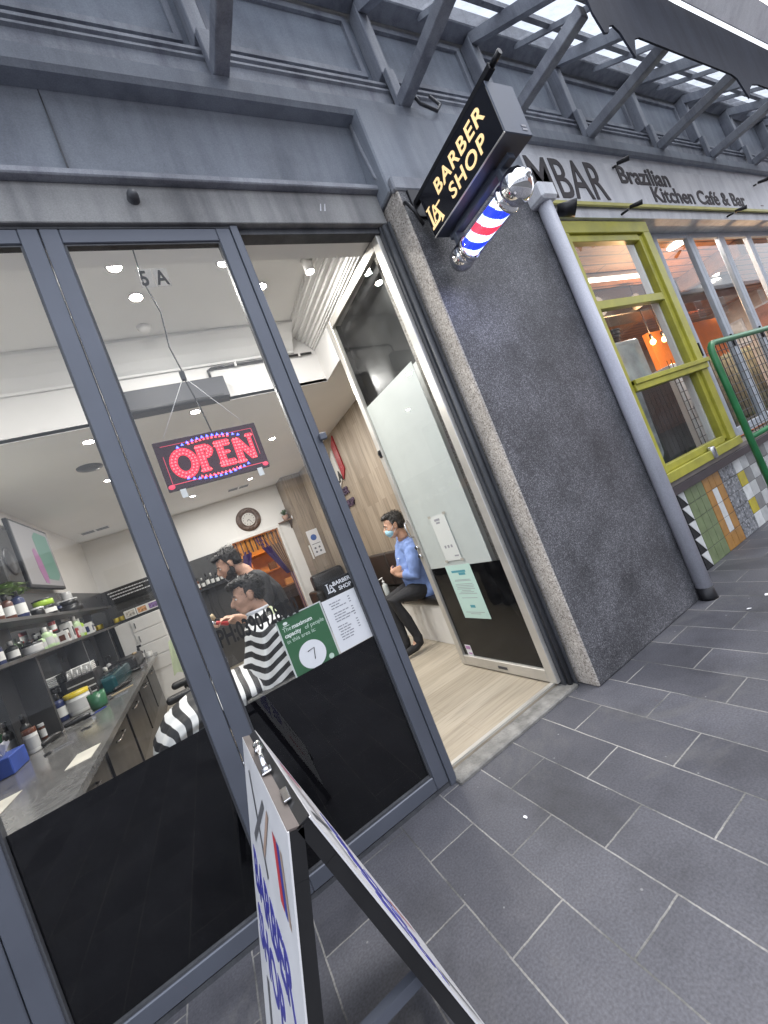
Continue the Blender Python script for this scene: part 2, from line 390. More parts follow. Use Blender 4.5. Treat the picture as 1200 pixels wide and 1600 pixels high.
def WORN(name, col, rough=.6, streak=.3, blotch=.3, chip=.5, bump=.15):
    """old paint: soft blotches, rain streaks down it, small chips and specks"""
    m, n, l, p = nodes(name); tc = n.new('ShaderNodeTexCoord')
    def nz(scale, detail=6, mp=None, rg=.6):
        x = n.new('ShaderNodeTexNoise'); x.inputs['Scale'].default_value = scale; x.inputs['Detail'].default_value = detail; x.inputs['Roughness'].default_value = rg
        if mp:
            q = n.new('ShaderNodeMapping'); q.inputs['Scale'].default_value = mp; l.new(tc.outputs['Object'], q.inputs[0]); l.new(q.outputs[0], x.inputs['Vector'])
        else: l.new(tc.outputs['Object'], x.inputs['Vector'])
        return x.outputs['Fac']
    def mul(a, b):
        x = n.new('ShaderNodeMix'); x.data_type = 'RGBA'; x.blend_type = 'MULTIPLY'; x.inputs[0].default_value = 1
        if isinstance(a, tuple): x.inputs['A'].default_value = a + (1,)
        else: l.new(a, x.inputs['A'])
        l.new(b, x.inputs['B']); return x.outputs['Result']
    r1 = ramp(n, [(.3, (1 - blotch,) * 3), (.52, (1, 1, 1)), (.75, (1 + blotch * .5,) * 3)]); l.new(nz(1.3, 9), r1.inputs[0])
    r2 = ramp(n, [(.36, (1 - streak, 1 - streak, 1 - streak * .9)), (.55, (1, 1, 1)), (.72, (1 + streak * .4,) * 3)]); l.new(nz(1, 6, (9, 9, .7)), r2.inputs[0])
    r3 = ramp(n, [(.26, (1 - chip,) * 3), (.34, (1, 1, 1)), (.68, (1, 1, 1)), (.76, (1 + chip, 1 + chip * .95, 1 + chip * .85))]); l.new(nz(22, 8, None, .75), r3.inputs[0])
    r4 = ramp(n, [(.3, (.88, .88, .88)), (.7, (1.12, 1.12, 1.12))]); l.new(nz(140, 3), r4.inputs[0])
    c = mul(mul(mul(mul(tuple(col), r1.outputs[0]), r2.outputs[0]), r3.outputs[0]), r4.outputs[0]); l.new(c, p.inputs['Base Color'])
    p.inputs['Roughness'].default_value = rough; p.inputs['Specular IOR Level'].default_value = .3
    bp = n.new('ShaderNodeBump'); bp.inputs['Strength'].default_value = bump; bp.inputs['Distance'].default_value = .01; l.new(nz(26, 8), bp.inputs['Height']); l.new(bp.outputs[0], p.inputs['Normal'])
    return m

def UVSTRIPES(name, cols, freq, rough=.7):
    """stripes along the v of the mesh's own uv map"""
    m, n, l, p = nodes(name); uv = n.new('ShaderNodeUVMap'); sx = n.new('ShaderNodeSeparateXYZ'); l.new(uv.outputs[0], sx.inputs[0])
    a = n.new('ShaderNodeMath'); a.operation = 'MULTIPLY'; a.inputs[1].default_value = freq; l.new(sx.outputs[1], a.inputs[0])
    f = n.new('ShaderNodeMath'); f.operation = 'FRACT'; l.new(a.outputs[0], f.inputs[0])
    cr = ramp(n, [(i / len(cols), c) for i, c in enumerate(cols)]); cr.color_ramp.interpolation = 'CONSTANT'
    l.new(f.outputs[0], cr.inputs[0]); l.new(cr.outputs[0], p.inputs['Base Color']); p.inputs['Roughness'].default_value = rough
    return m

mt = {}
mt['pavers'] = PAVERS()
mt['asphalt'] = M('asphalt', (.05, .05, .052), .85, bump=.4, bscale=120)
mt['kerb'] = M('kerb bluestone', (.16, .16, .165), .7, bump=.2)
mt['paint_grey'] = WORN('grey blue painted render', (.28, .305, .35), .62, .16, .32, .35, .12)
mt['paint_header'] = WORN('grey beige painted header', (.28, .28, .28), .55, .3, .3, .35, .1)
mt['paint_canopy'] = WORN('flaking grey canopy paint', (.33, .345, .385), .6, .3, .35, .7, .2)
mt['canopy_dark'] = WORN('dark slate canopy paint', (.026, .030, .044), .9, .2, .3, .4, .1)
mt['alu_grey'] = M('charcoal powder coated aluminium', (.10, .11, .138), .42, .25, var=.1, scale=3, bump=.03, bscale=300)
mt['alu_dark'] = WORN('dark weathered aluminium', (.075, .078, .086), .4, .3, .3, .5, .05)
mt['alu_silver'] = M('anodised silver aluminium', (.58, .56, .52), .38, .55, var=.1, scale=4)
mt['steel'] = M('polished steel', (.7, .7, .72), .14, 1.0, var=.04)
mt['chrome'] = M('chrome', (.82, .82, .84), .04, 1.0, var=0)
mt['black_metal'] = M('black metal', (.015, .015, .018), .4, .4, var=.2)
mt['granite'] = GRANITE('dark grey granite', (.032, .032, .038), (.098, .099, .110), (.27, .27, .285), 190, .5, .5, .1)
mt['granite_lit_side'] = GRANITE('granite with shop light in its colour', (.2, .175, .155), (.46, .42, .38), (.66, .62, .57), 130, .25, .75)  # paler granite for the pillar return, glow from the shop put into its colour
mt['concrete'] = M('worn concrete', (.17, .165, .155), .85, var=.35, scale=14, bump=.6, bscale=60, detail=9)
mt['white_wall'] = M('white painted plaster', (.80, .79, .775), .6, var=.02, scale=2)
mt['white_ceiling'] = M('white painted ceiling', (.82, .815, .80), .65, var=.02, scale=2)
mt['white_gloss'] = M('white laminate', (.78, .77, .75), .3, var=.03)
mt['wood_floor'] = PLANKS('light oak floor boards', (.36, .31, .24), (.45, .395, .315), .19, 1.2, 'XY', .38, .28, (.3, .24, .17))
mt['wood_wall'] = PLANKS('grey oak wall boards', (.27, .215, .16), (.4, .33, .255), .13, 1.1, 'ZY', .5, .32, (.2, .16, .12))
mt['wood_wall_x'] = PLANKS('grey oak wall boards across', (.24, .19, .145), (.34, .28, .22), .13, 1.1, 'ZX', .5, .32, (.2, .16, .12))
mt['black_gloss'] = M('black film', (.003, .003, .004), .15, 0, var=0, spec=.05)
mt['black_paint'] = M('black painted board', (.012, .012, .013), .35, var=.3)
mt['dark_panel'] = M('dark grey laminate', (.036, .036, .038), .3, var=.2, scale=3)
mt['dark_splash'] = M('charcoal splashback', (.06, .058, .057), .3, var=.25, scale=2)
mt['mirror'] = M('mirror', (.75, .77, .78), .02, 1.0, var=0)
mt['leather'] = M('black leather', (.014, .013, .013), .32, var=.2, bump=.25, bscale=180)
mt['leather_brown'] = M('dark brown leather', (.028, .02, .017), .38, var=.2, bump=.25, bscale=180)
def MARBLE():
    m, n, l, p = nodes('grey stone counter'); tc = n.new('ShaderNodeTexCoord')
    nz = n.new('ShaderNodeTexNoise'); nz.inputs['Scale'].default_value = 5; nz.inputs['Detail'].default_value = 10; nz.inputs['Distortion'].default_value = 2.2; l.new(tc.outputs['Object'], nz.inputs['Vector'])
    r = ramp(n, [(.3, (.07, .068, .066)), (.5, (.16, .155, .15)), (.62, (.10, .098, .095)), (.8, (.26, .25, .24))]); l.new(nz.outputs['Fac'], r.inputs[0]); l.new(r.outputs[0], p.inputs['Base Color'])
    p.inputs['Roughness'].default_value = .16
    return m
mt['marble'] = MARBLE()
mt['glass'] = GLASS('shop glass', (.97, .98, .98), .0022)
mt['glass_leaf'] = GLASS('door leaf glass', (.9, .92, .92), .01)
mt['glass_cafe'] = GLASS('cafe glass', (.95, .96, .96), .015, refl=.6)
mt['glass_roof'] = GLASS('canopy roof glass', (.62, .64, .67), .09)
mt['frost'] = M('white frosted film', (.72, .74, .71), .35, var=.03, scale=3)
mt['lamp'] = EM('downlight glow', (1.0, .93, .82), 60.0)
mt['yellow'] = M('olive yellow gloss paint', (.37, .35, .05), .4, var=.18, scale=6, bump=.06)
mt['pipe'] = WORN('lilac grey pipe paint', (.50, .51, .57), .45, .16, .14, .3, .06)
mt['sign_white'] = WORN('weathered white sign board', (.66, .67, .70), .5, .15, .15, .2, .03)
mt['sign_letter'] = M('dark brown sign lettering', (.045, .04, .045), .6, var=.3, scale=20)
mt['green'] = M('dark green gloss paint', (.025, .17, .06), .35, var=.2, scale=6)
mt['wire'] = M('thin dark wire', (.03, .03, .03), .5)
mt['gold'] = EM('lit pale gold lettering', (1.0, .72, .36), .36, .8)
mt['sign_black'] = M('black sign acrylic', (.012, .013, .018), .16, var=.1)
mt['sign_side'] = M('dark slate sign body', (.058, .070, .10), .45, .2, var=.15)
mt['white_paper'] = M('white paper', (.75, .75, .78), .7, var=.02)
mt['ink'] = M('black ink', (.02, .02, .022), .7, var=0)
mt['ink_grey'] = M('grey ink', (.28, .28, .31), .7, var=0)
mt['black_letter'] = M('black vinyl lettering', (.01, .01, .011), .4, var=0)
mt['poster_green'] = M('green poster', (.035, .125, .055), .4, var=.05)
mt['poster_text'] = M('pale poster text', (.55, .68, .58), .5, var=0)
mt['mint'] = M('pale mint notice paper', (.5, .68, .62), .55, var=.03)
mt['teal'] = M('teal ink', (.08, .3, .36), .6, var=0)
mt['skin'] = M('skin', (.52, .30, .205), .5, var=.1, scale=25, bump=.05)
mt['skin_tan'] = M('tanned skin', (.36, .2, .135), .5, var=.1, scale=25, bump=.05)
mt['hair'] = M('dark hair', (.018, .014, .012), .55, var=.4, scale=60, bump=.8, bscale=160)
mt['hair_grey'] = M('dark greying hair', (.032, .029, .027), .55, var=.5, scale=70, bump=.8, bscale=160)
mt['eye_w'] = M('eye white', (.7, .68, .65), .2, var=0)
mt['eye_d'] = M('dark iris', (.02, .012, .008), .1, var=0)
mt['lip'] = M('lips', (.33, .13, .11), .45, var=0)
mt['shirt_blue'] = M('blue cotton shirt', (.19, .28, .56), .75, var=.12, scale=14, bump=.35, bscale=22)
mt['black_cloth'] = M('black cloth', (.014, .014, .016), .8, var=.25, scale=20, bump=.3, bscale=40)
mt['denim_black'] = M('black denim', (.02, .02, .023), .85, var=.3, scale=20, bump=.3, bscale=40)
mt['mask'] = M('pale blue surgical mask', (.35, .6, .72), .7, var=.04)
mt['cape'] = UVSTRIPES('black and white striped cape', [(.74, .74, .73), (.018, .018, .02)], 14.0, .5)
mt['towel'] = M('pale green towel', (.62, .68, .45), .9, var=.08, bump=.5, bscale=90)
mt['red'] = M('red plastic', (.45, .03, .03), .35, var=.05)
mt['blue'] = M('blue plastic', (.02, .05, .3), .35, var=.05)
# ================================================================== SETTING
bm = B(); box(bm, -150, 150, -150, 150, -.4, -.15); struct('road', bm, mt['asphalt'])
bm = B(); box(bm, -40, 60, -2.3, 2.62, -.16, 0); struct('pavement', bm, mt['pavers'])
bm = B(); box(bm, -40, 60, -2.6, -2.302, -.2, .003, .02); struct('kerb', bm, mt['kerb'])

# ------------------------------------------------------------------ opposite side of the street (mirrored in the glass)
def BRICKS():
    m, n, l, p = nodes('red brick'); tc = n.new('ShaderNodeTexCoord'); mp = n.new('ShaderNodeMapping'); mp.inputs['Rotation'].default_value = (math.radians(90), 0, 0)
    l.new(tc.outputs['Object'], mp.inputs[0]); br = n.new('ShaderNodeTexBrick'); br.inputs['Scale'].default_value = 1; br.inputs['Brick Width'].default_value = .24; br.inputs['Row Height'].default_value = .086; br.inputs['Mortar Size'].default_value = .006
    br.inputs['Color1'].default_value = (.26, .09, .06, 1); br.inputs['Color2'].default_value = (.34, .14, .09, 1); br.inputs['Mortar'].default_value = (.4, .37, .33, 1)
    l.new(mp.outputs[0], br.inputs['Vector']); l.new(br.outputs['Color'], p.inputs['Base Color']); p.inputs['Roughness'].default_value = .85; return m
mt['brick'] = BRICKS()
def terrace(name, label, x0, x1, h, m):
    t = thing(name, label, 'building', ((x0 + x1) / 2, -14, 0))
    bm = B(); box(bm, x0, x1, -18, -14, -.15, h); part('wall', bm, m, t)
    bm = B(); box(bm, x0 - .1, x1 + .1, -18, -13.8, h, h + .4); part('cornice', bm, mt['sign_white'], t)
    n = int((x1 - x0) / 5)
    for k in range(n):
        bm = B(); x = x0 + 2 + k * 5
        box(bm, x, x + 1.3, -14.0, -13.93, h - 2.6, h - .8); w = part('window', bm, mt['white_gloss'], t)
        bm = B(); box(bm, x + .1, x + 1.2, -13.93, -13.91, h - 2.5, h - .9); part('pane', bm, mt['dark_panel'], w)
terrace('low_building', 'low rendered shops across the street, faintly mirrored in the barber glass', -30, 11.5, 4.6, mt['sign_white'])
terrace('brick_building', 'tall red brick terrace across the street, mirrored in the cafe glass', 12, 75, 11.0, mt['brick'])

# ================================================================== BARBER SHOP BUILDING
GZ = 0.03                                     # shop floor level
LW, RW, YB, ZC, ZU = -1.5, 2.46, 8.40, 3.10, 3.66
shop = thing('barber_shop_building', 'grey painted shop building with a glazed front, white ceilings and oak walls inside', 'building', (0, 2.1, 0))
P = lambda nm, bm, m, lab=None: part(nm, bm, m, shop, lab)
# street elevation
bm = B(); box(bm, -3.2, 1.9, 2.08, 2.36, 3.415, 3.63, .004); P('header', bm, mt['paint_header'])
bm = B(); box(bm, -3.2, 1.99, 2.035, 2.32, 3.63, 3.668, .006); P('ledge', bm, mt['paint_canopy'])
bm = B(); extrude_x(bm, [(2.13, 3.668), (2.085, 4.15), (2.4, 4.15), (2.4, 3.668)], -3.2, 1.90); P('fascia_panel', bm, mt['paint_grey'])
bm = B()
for x in (-1.62, .12):
    bm = B(); box(bm, x, x + .006, 2.084, 2.12, 3.67, 4.15); P('joint_cover', bm, mt['alu_dark'])
bm = B(); extrude_x(bm, [(2.00, 4.15), (1.985, 4.18), (1.985, 4.27), (2.03, 4.30), (2.06, 4.345), (2.06, 4.36), (2.4, 4.36), (2.4, 4.15)], -3.2, 14); P('lower_moulding', bm, mt['paint_grey'])
bm = B(); extrude_x(bm, [(2.075, 4.36), (2.06, 4.37), (2.06, 4.455), (2.045, 4.465), (2.045, 4.48), (2.09, 4.49), (2.09, 4.515), (2.055, 4.525), (2.055, 4.545), (2.1, 4.56), (2.1, 4.60), (2.4, 4.60), (2.4, 4.36)], -3.2, 14); P('upper_moulding', bm, mt['paint_canopy'])
bm = B(); box(bm, -3.2, 14, 2.14, 2.4, 4.60, 5.37); P('upper_wall', bm, mt['paint_grey'])
bm = B()
for x0, x1 in ((-2.2, -.62), (-.5, .98), (1.16, 2.3), (2.5, 3.45), (3.65, 4.6), (4.78, 5.95), (6.15, 7.25)):
    for a, b, c, d in ((x0, x1, 4.66, 4.70), (x0, x1, 5.12, 5.16)): box(bm, a, b, 2.115, 2.14, c, d)
    for a in (x0, x1 - .04): box(bm, a, a + .04, 2.115, 2.14, 4.70, 5.12)
P('wall_panelling', bm, mt['paint_canopy'])
# pier above the granite pillar
bm = B(); box(bm, 1.90, 3.40, 1.95, 2.4, 3.53, 4.15, .01); P('pier', bm, mt['paint_grey'])
bm = B(); box(bm, 1.905, 3.3, 1.90, 1.948, 3.5, 3.6, .01); P('pier_ledge', bm, mt['paint_canopy'])
bm = B(); tube(bm, [(1.905, 2.06, 4.14), (1.90, 2.05, 3.95), (1.905, 2.03, 3.72), (1.93, 1.99, 3.60)], .014, 8); P('conduit', bm, mt['paint_canopy'])
# masonry to the left of the shopfront and side wall
bm = B(); box(bm, -3.2, -1.93, 2.06, 2.5, 0, 3.41); P('side_pier', bm, mt['paint_grey'])
# interior shell
bm = B(); box(bm, LW - .1, RW + .3, 2.17, 8.5, -.05, GZ); P('shop_floor', bm, mt['wood_floor'])
bm = B(); box(bm, LW - .12, LW, 2.2, YB, GZ, ZU + .05); P('left_wall', bm, mt['white_wall'])
bm = B(); box(bm, LW, .715, YB, YB + .12, GZ, ZC); box(bm, .715, 2.6, YB, YB + .12, 2.275, ZC); box(bm, 1.795, 2.6, YB, YB + .12, GZ, 2.275); P('back_wall', bm, mt['white_wall'])
bm = B(); box(bm, RW, RW + .12, 2.17, YB, GZ, ZC); P('timber_wall', bm, mt['wood_wall'])
bm = B(); box(bm, 2.037, RW, 7.874, YB, GZ, ZC); P('timber_boxing', bm, mt['wood_wall_x'])
bm = B(); box(bm, LW, RW, 3.72, YB, ZC, ZC + .03); box(bm, 1.85, RW, 3.33, 3.72, ZC, ZC + .03); P('lower_ceiling', bm, mt['white_ceiling'])
bm = B(); box(bm, LW - .12, RW + .3, 2.17, 4.0, ZU, ZU + .06); P('upper_ceiling', bm, mt['white_ceiling'])
bm = B(); box(bm, LW, 1.83, 3.72, 3.76, ZC - .003, ZU); box(bm, 1.81, 1.85, 3.30, 3.72, ZC - .003, ZU); box(bm, 1.81, 2.3, 2.36, 3.30, 3.432, ZU); P('bulkhead', bm, mt['white_wall'])
bm = B(); box(bm, LW, 1.81, 2.22, 2.36, 3.40, ZU); P('head_soffit', bm, mt['white_wall'])
bm = B()                                       # stepped cornice round the front ceiling
for k, (d, z0, z1) in enumerate(((.02, 3.45, 3.465), (.035, 3.465, 3.48), (.05, 3.48, 3.515), (.075, 3.515, 3.545), (.11, 3.545, 3.575), (.15, 3.575, 3.60), (.165, 3.60, 3.612), (.21, 3.612, 3.635), (.24, 3.635, 3.65), (.25, 3.65, 3.659))):
    box(bm, 1.81 - d, 1.809, 2.37, 3.719, z0, z1)
extrude_x(bm, [(3.719, 3.45), (3.70, 3.45), (3.695, 3.468), (3.67, 3.49), (3.62, 3.54), (3.55, 3.59), (3.49, 3.62), (3.47, 3.635), (3.47, 3.658), (3.719, 3.658)], LW, 1.57)
P('cornice', bm, mt['white_ceiling'])
# white side wall behind the open leaf; black above is shade put into colour
bm = B(); box(bm, 1.95, RW, 2.2, 3.45, GZ, 2.56); P('side_partition', bm, mt['white_wall'])
bm = B(); box(bm, 1.955, RW, 2.2, 3.29, 2.56, 3.43); box(bm, 1.86, RW, 3.29, 3.33, 2.56, 3.43); P('side_partition_shade', bm, mt['black_paint'])
# dark splashback with ledge on the back wall
bm = B(); box(bm, LW, .66, YB - .025, YB - .001, GZ, 2.17); P('splashback', bm, mt['dark_splash'])
# back doorway frame
bm = B()
for a, b, c, d in ((.715, .79, GZ, 2.275), (1.735, 1.795, GZ, 2.275), (.79, 1.735, 2.215, 2.275)): box(bm, a, b, YB - .03, YB + .14, c, d, .004)
P('doorway_frame', bm, mt['white_gloss'])
# threshold and jamb
bm = B(); box(bm, .84, 1.89, 2.045, 2.17, -.02, .022, .008); P('stone_sill', bm, mt['concrete'])
bm = B(); box(bm, .85, 1.84, 2.171, 2.2, GZ, GZ + .012); P('sill_strip', bm, mt['alu_silver'])
bm = B(); box(bm, 1.837, 1.90, 2.105, 2.2, .0, 3.41); tube(bm, [(1.868, 2.09, .01), (1.868, 2.09, 3.4)], .02, 10); box(bm, 1.885, 1.905, 2.06, 2.105, 0, 3.41); P('door_jamb', bm, mt['alu_dark'])
bm = B(); box(bm, .852, 1.835, 2.12, 2.2, 3.375, 3.412); P('door_head', bm, mt['alu_dark'])
# skirting of bench side
# the room behind the doorway
bm = B(); box(bm, .2, .25, 8.53, 10.6, 0, 2.6); box(bm, 2.3, 2.35, 8.53, 10.6, 0, 2.6); box(bm, .2, 2.35, 10.6, 10.65, 0, 2.6); box(bm, .2, 2.35, 8.53, 10.65, 2.6, 2.65); box(bm, .2, 2.35, 8.53, 10.65, -.05, 0.02); P('back_room', bm, M('warm back room plaster', (.6, .36, .16), .8, var=.1))

# ------------------------------------------------------------------ pillar and drainpipe
bm = B()
# front face dark, left return paler, shop light put into its colour (second slot)
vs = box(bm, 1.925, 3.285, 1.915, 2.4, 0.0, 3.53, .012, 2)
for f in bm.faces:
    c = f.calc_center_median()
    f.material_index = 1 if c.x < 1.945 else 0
o = single('stone_pillar', bm, [mt['granite'], mt['granite_lit_side']], 'dark speckled granite pillar with a lamplight-coloured pale side between the barber door and the cafe', 'pillar', loc=(2.58, 2.0, 0))
t = thing('drainpipe', 'thick lilac grey drainpipe running down beside the granite pillar', 'drainpipe', (3.27, 1.86, 0))
bm = B(); tube(bm, [(3.295, 1.865, .10), (3.295, 1.865, 3.40)], .056, 24); part('pipe', bm, mt['pipe'], t)
bm = B(); box(bm, 3.19, 3.38, 1.78, 1.95, 3.38, 3.52, .02); part('hopper', bm, mt['sign_white'], t)
bm = B(); tube(bm, [(3.295, 1.865, 0), (3.295, 1.865, .02), (3.295, 1.865, .10)], [.064, .062, .0575], 24); part('shoe', bm, mt['black_metal'], t)

# ------------------------------------------------------------------ glazed front panels
def glazed_panel(x0, label):
    t = thing('glazed_panel', label, 'glass panel', (x0, 2.1, .005), 'glazed panels of the shopfront')
    w, st, h = .902, .08, 3.395
    bm = B()
    box(bm, .002, st, 0, .055, .02, h, .004); box(bm, w - st, w, 0, .055, .02, h, .004)
    box(bm, st, w - st, .002, .053, h - .075, h, .004); box(bm, st, w - st, .002, .053, .02, .095, .004)
    part('frame', bm, mt['alu_grey'], t, world=False)
    bm = B()
    for a in (st, w - st - .010): box(bm, a, a + .010, .010, .045, .095, h - .075)
    box(bm, st + .01, w - st - .01, .010, .045, .095, .105); box(bm, st + .01, w - st - .01, .010, .045, h - .085, h - .075)
    part('bead', bm, mt['alu_dark'], t, world=False)
    bm = B(); poly(bm, [(st, .026, .1), (w - st, .026, .1), (w - st, .026, h - .08), (st, .026, h - .08)]); part('pane', bm, mt['glass'], t, world=False)
    bm = B(); poly(bm, [(st, .029, .1), (w - st, .029, .1), (w - st, .029, .927), (st, .029, .927)]); part('black_film', bm, mt['black_gloss'], t, world=False)
    return t
gp = glazed_panel(-.098, 'tall charcoal framed glass panel beside the open doorway, with the red open sign behind it')
dup(gp, (-1.002, 2.1, .005), 'tall charcoal framed glass panel in front of the stone counter and wall screen')
dup(gp, (-1.906, 2.1, .005), 'tall charcoal framed glass panel cut by the left edge of the view')
bm = B(); box(bm, .806, .85, 2.092, 2.165, 0, 3.41, .003); box(bm, .85, .862, 2.12, 2.15, 0, 3.41)
box(bm, .835, .875, 2.06, 2.091, 2.06, 2.10, .004)
single('door_post', bm, [mt['alu_grey']], 'slim charcoal post carrying a small latch, closing the glass front at the doorway', 'door post', loc=(.83, 2.12, 0))
bm = B(); box(bm, -3.2, .85, 2.10, 2.17, 3.4, 3.414); part('top_track', bm, mt['alu_dark'], shop)
bm = B(); box(bm, -3.2, .85, 2.105, 2.165, 0.0, .022); part('bottom_track', bm, mt['alu_dark'], shop)

# ------------------------------------------------------------------ open door leaf
t = thing('glass_door', 'silver framed glass door standing open into the shop', 'door', (1.827, 2.135, GZ), rotz=math.atan2(1.085, -.05))
leaf = t; L, H = 1.05, 3.36          # local: x along the leaf from the hinge, y to the street-left side... z up
bm = B()
box(bm, 0, .075, -.022, .022, .01, H, .004); box(bm, L - .065, L, -.022, .022, .01, H, .004)
box(bm, .075, L - .065, -.02, .02, .01, .10, .004); box(bm, .075, L - .065, -.02, .02, H - .075, H, .004)
part('frame', bm, mt['alu_silver'], t, world=False)
bm = B(); poly(bm, [(.075, 0, .1), (L - .065, 0, .1), (L - .065, 0, H - .075), (.075, 0, H - .075)]); part('pane', bm, mt['glass_leaf'], t, world=False)
bm = B(); box(bm, .078, L - .068, -.006, -.003, .1, .915); part('black_film', bm, mt['black_gloss'], t, world=False)
bm = B(); box(bm, .18, L - .068, -.006, -.003, .915, 2.49); part('frosted_film', bm, mt['frost'], t, world=False)
for z in (1.06, 1.14):
    bm = B(); cyl(bm, (L - .035, .02, z), (L - .035, .045, z), .018, seg=14); part('lock', bm, mt['steel'], t, world=False)
bm = B(); box(bm, L - .055, L - .015, .02, .032, 2.02, 2.09, .003); box(bm, L - .045, L - .025, .032, .042, 2.04, 2.07); part('latch', bm, mt['black_metal'], t, world=False)
bm = B(); tube(bm, [(L - .03, .02, 1.40), (L - .03, .06, 1.38), (L - .03, .065, 1.33), (L - .03, .06, 1.26), (L - .03, .02, 1.24)], .008, 8); part('handle', bm, mt['steel'], t, world=False)
bm = B(); box(bm, .46, .56, .02, .023, .04, .062); part('maker_plate', bm, mt['alu_dark'], t, world=False)

# notices on the leaf (leaf-local plane, on the shop side)
def on_leaf(a, z, off=.004): return leaf.matrix_basis @ Vector((a, off, z))
# ================================================================== STREET CANOPY
t = thing('street_canopy', 'grey painted timber and glass canopy with triangular brackets over the footpath', 'canopy', (4, 2.1, 4.3))
XS = [-1.45, -.2, 1.07, 2.40, 3.55, 4.68, 6.02, 7.30, 8.60, 9.9]
for x in XS:
    bm = B(); box(bm, x - .045, x + .045, 2.03, 2.14, 4.60, 5.19, .006); box(bm, x - .04, x + .04, 1.995, 2.04, 4.30, 4.60, .006); part('post', bm, mt['paint_canopy'], t)
    bm = B(); box(bm, x - .045, x + .045, 1.27, 1.995, 4.27, 4.36, .006); part('tie_beam', bm, mt['paint_canopy'], t)
    bm = B(); prism(bm, [(x - .04, 2.03, 5.20), (x - .04, 2.03, 5.10), (x - .04, 1.27, 4.50), (x - .04, 1.27, 4.62)], (.08, 0, 0)); part('rafter', bm, mt['paint_canopy'], t)
for i in range(len(XS) - 1):
    x = (XS[i] + XS[i + 1]) / 2
    bm = B(); prism(bm, [(x - .015, 2.03, 5.22), (x - .015, 2.03, 5.17), (x - .015, 1.27, 4.58), (x - .015, 1.27, 4.63)], (.03, 0, 0)); part('glazing_bar', bm, mt['paint_canopy'], t)
bm = B(); box(bm, -3, 14, 1.98, 2.12, 5.2, 5.36, .008); part('wall_plate', bm, mt['paint_canopy'], t)
bm = B(); box(bm, -3, 2.2, 1.2, 1.26, 4.27, 4.6, .008); part('gutter_board', bm, mt['canopy_dark'], t)
for yz in (1.4, 1.72):
    z = 5.22 - .78 * (2.03 - yz) + .01
    bm = B(); box(bm, -3, 14, yz - .018, yz + .018, z - .02, z + .03); part('purlin', bm, mt['paint_canopy'], t)
bm = B(); poly(bm, [(-3, 2.03, 5.235), (14, 2.03, 5.235), (14, 1.26, 4.635), (-3, 1.26, 4.635)]); part('glass_roof', bm, mt['glass_roof'], t)
bm = B(); tube(bm, [(2.5, 2.02, 4.45), (2.45, 1.95, 4.36), (2.48, 1.93, 4.24), (2.62, 1.93, 4.2), (2.72, 1.96, 4.3), (2.70, 2.0, 4.42)], .012, 8); part('cable_loop', bm, mt['alu_dark'], t)

# hanging board with pointed ends and a lit tube above it
t = thing('hanging_sign_board', 'dark hanging board with spiked cut-out ends under the canopy, lit by a white tube', 'sign board', (6, 1.2, 4.1))
bm = B()
out = [(3.45, 4.70), (3.45, 4.16), (3.50, 4.02), (3.56, 4.04), (3.60, 4.10), (3.66, 4.12), (3.72, 4.08), (3.80, 3.90), (3.90, 4.07), (3.98, 4.10), (5.50, 4.09), (5.60, 4.06), (5.70, 3.88), (5.80, 3.99), (5.92, 4.06), (6.1, 4.09), (9.5, 4.09), (9.5, 4.62), (4.9, 4.63)]
prism(bm, [(x, 1.19, z) for x, z in out], (0, .012, 0)); part('board', bm, mt['canopy_dark'], t)
bm = B(); prism(bm, [(4.2, 1.16, 4.64), (9.5, 1.16, 4.64), (9.5, 1.02, 4.80), (4.2, 1.02, 4.80)], (0, .012, .012)); part('reflector', bm, mt['sign_white'], t)
bm = B(); tube(bm, [(4.3, 1.04, 4.86), (9.4, 1.04, 4.86)], .022, 10); part('lamp_tube', bm, EM('white lamp tube', (1, .97, .88), 3.0), t)
bm = B(); box(bm, 4.2, 9.5, .9, 1.03, 4.90, 5.15, .01); part('housing', bm, mt['canopy_dark'], t)
# ================================================================== LETTERING SHAPES
def la_strokes(bm, M4, s, d=.002, midx=0):
    """interlocked L and A, unit height s"""
    def st(pts):
        b2 = B(); prism(b2, [(x * s, y * s, 0) for x, y in pts], (0, 0, d)); join(bm, b2, M4, midx)
    st([(0, 1.0), (.30, 1.0), (.30, .94), (.21, .93), (.21, .12), (.09, .12), (.09, .93), (0, .94)])          # stem of the L
    st([(.0, .06), (.02, .12), (.52, .12), (.62, .2), (.72, .36), (.70, .10), (.62, .0), (.50, 0), (0, .0)])     # swept foot of the L
    st([(.44, .80), (.52, .84), (.36, .22), (.44, .16), (.20, .16), (.28, .22)])                                # left leg of the A
    st([(.46, .84), (.56, .84), (.84, .10), (.92, -.06), (.66, -.14), (.74, -.02)])                              # right leg of the A
    st([(.34, .40), (.68, .40), (.66, .50), (.38, .50)])                                                        # bar
    st([(.52, .70), (.98, .70), (.96, .63), (.84, .62), (.60, .62)])                                            # serif

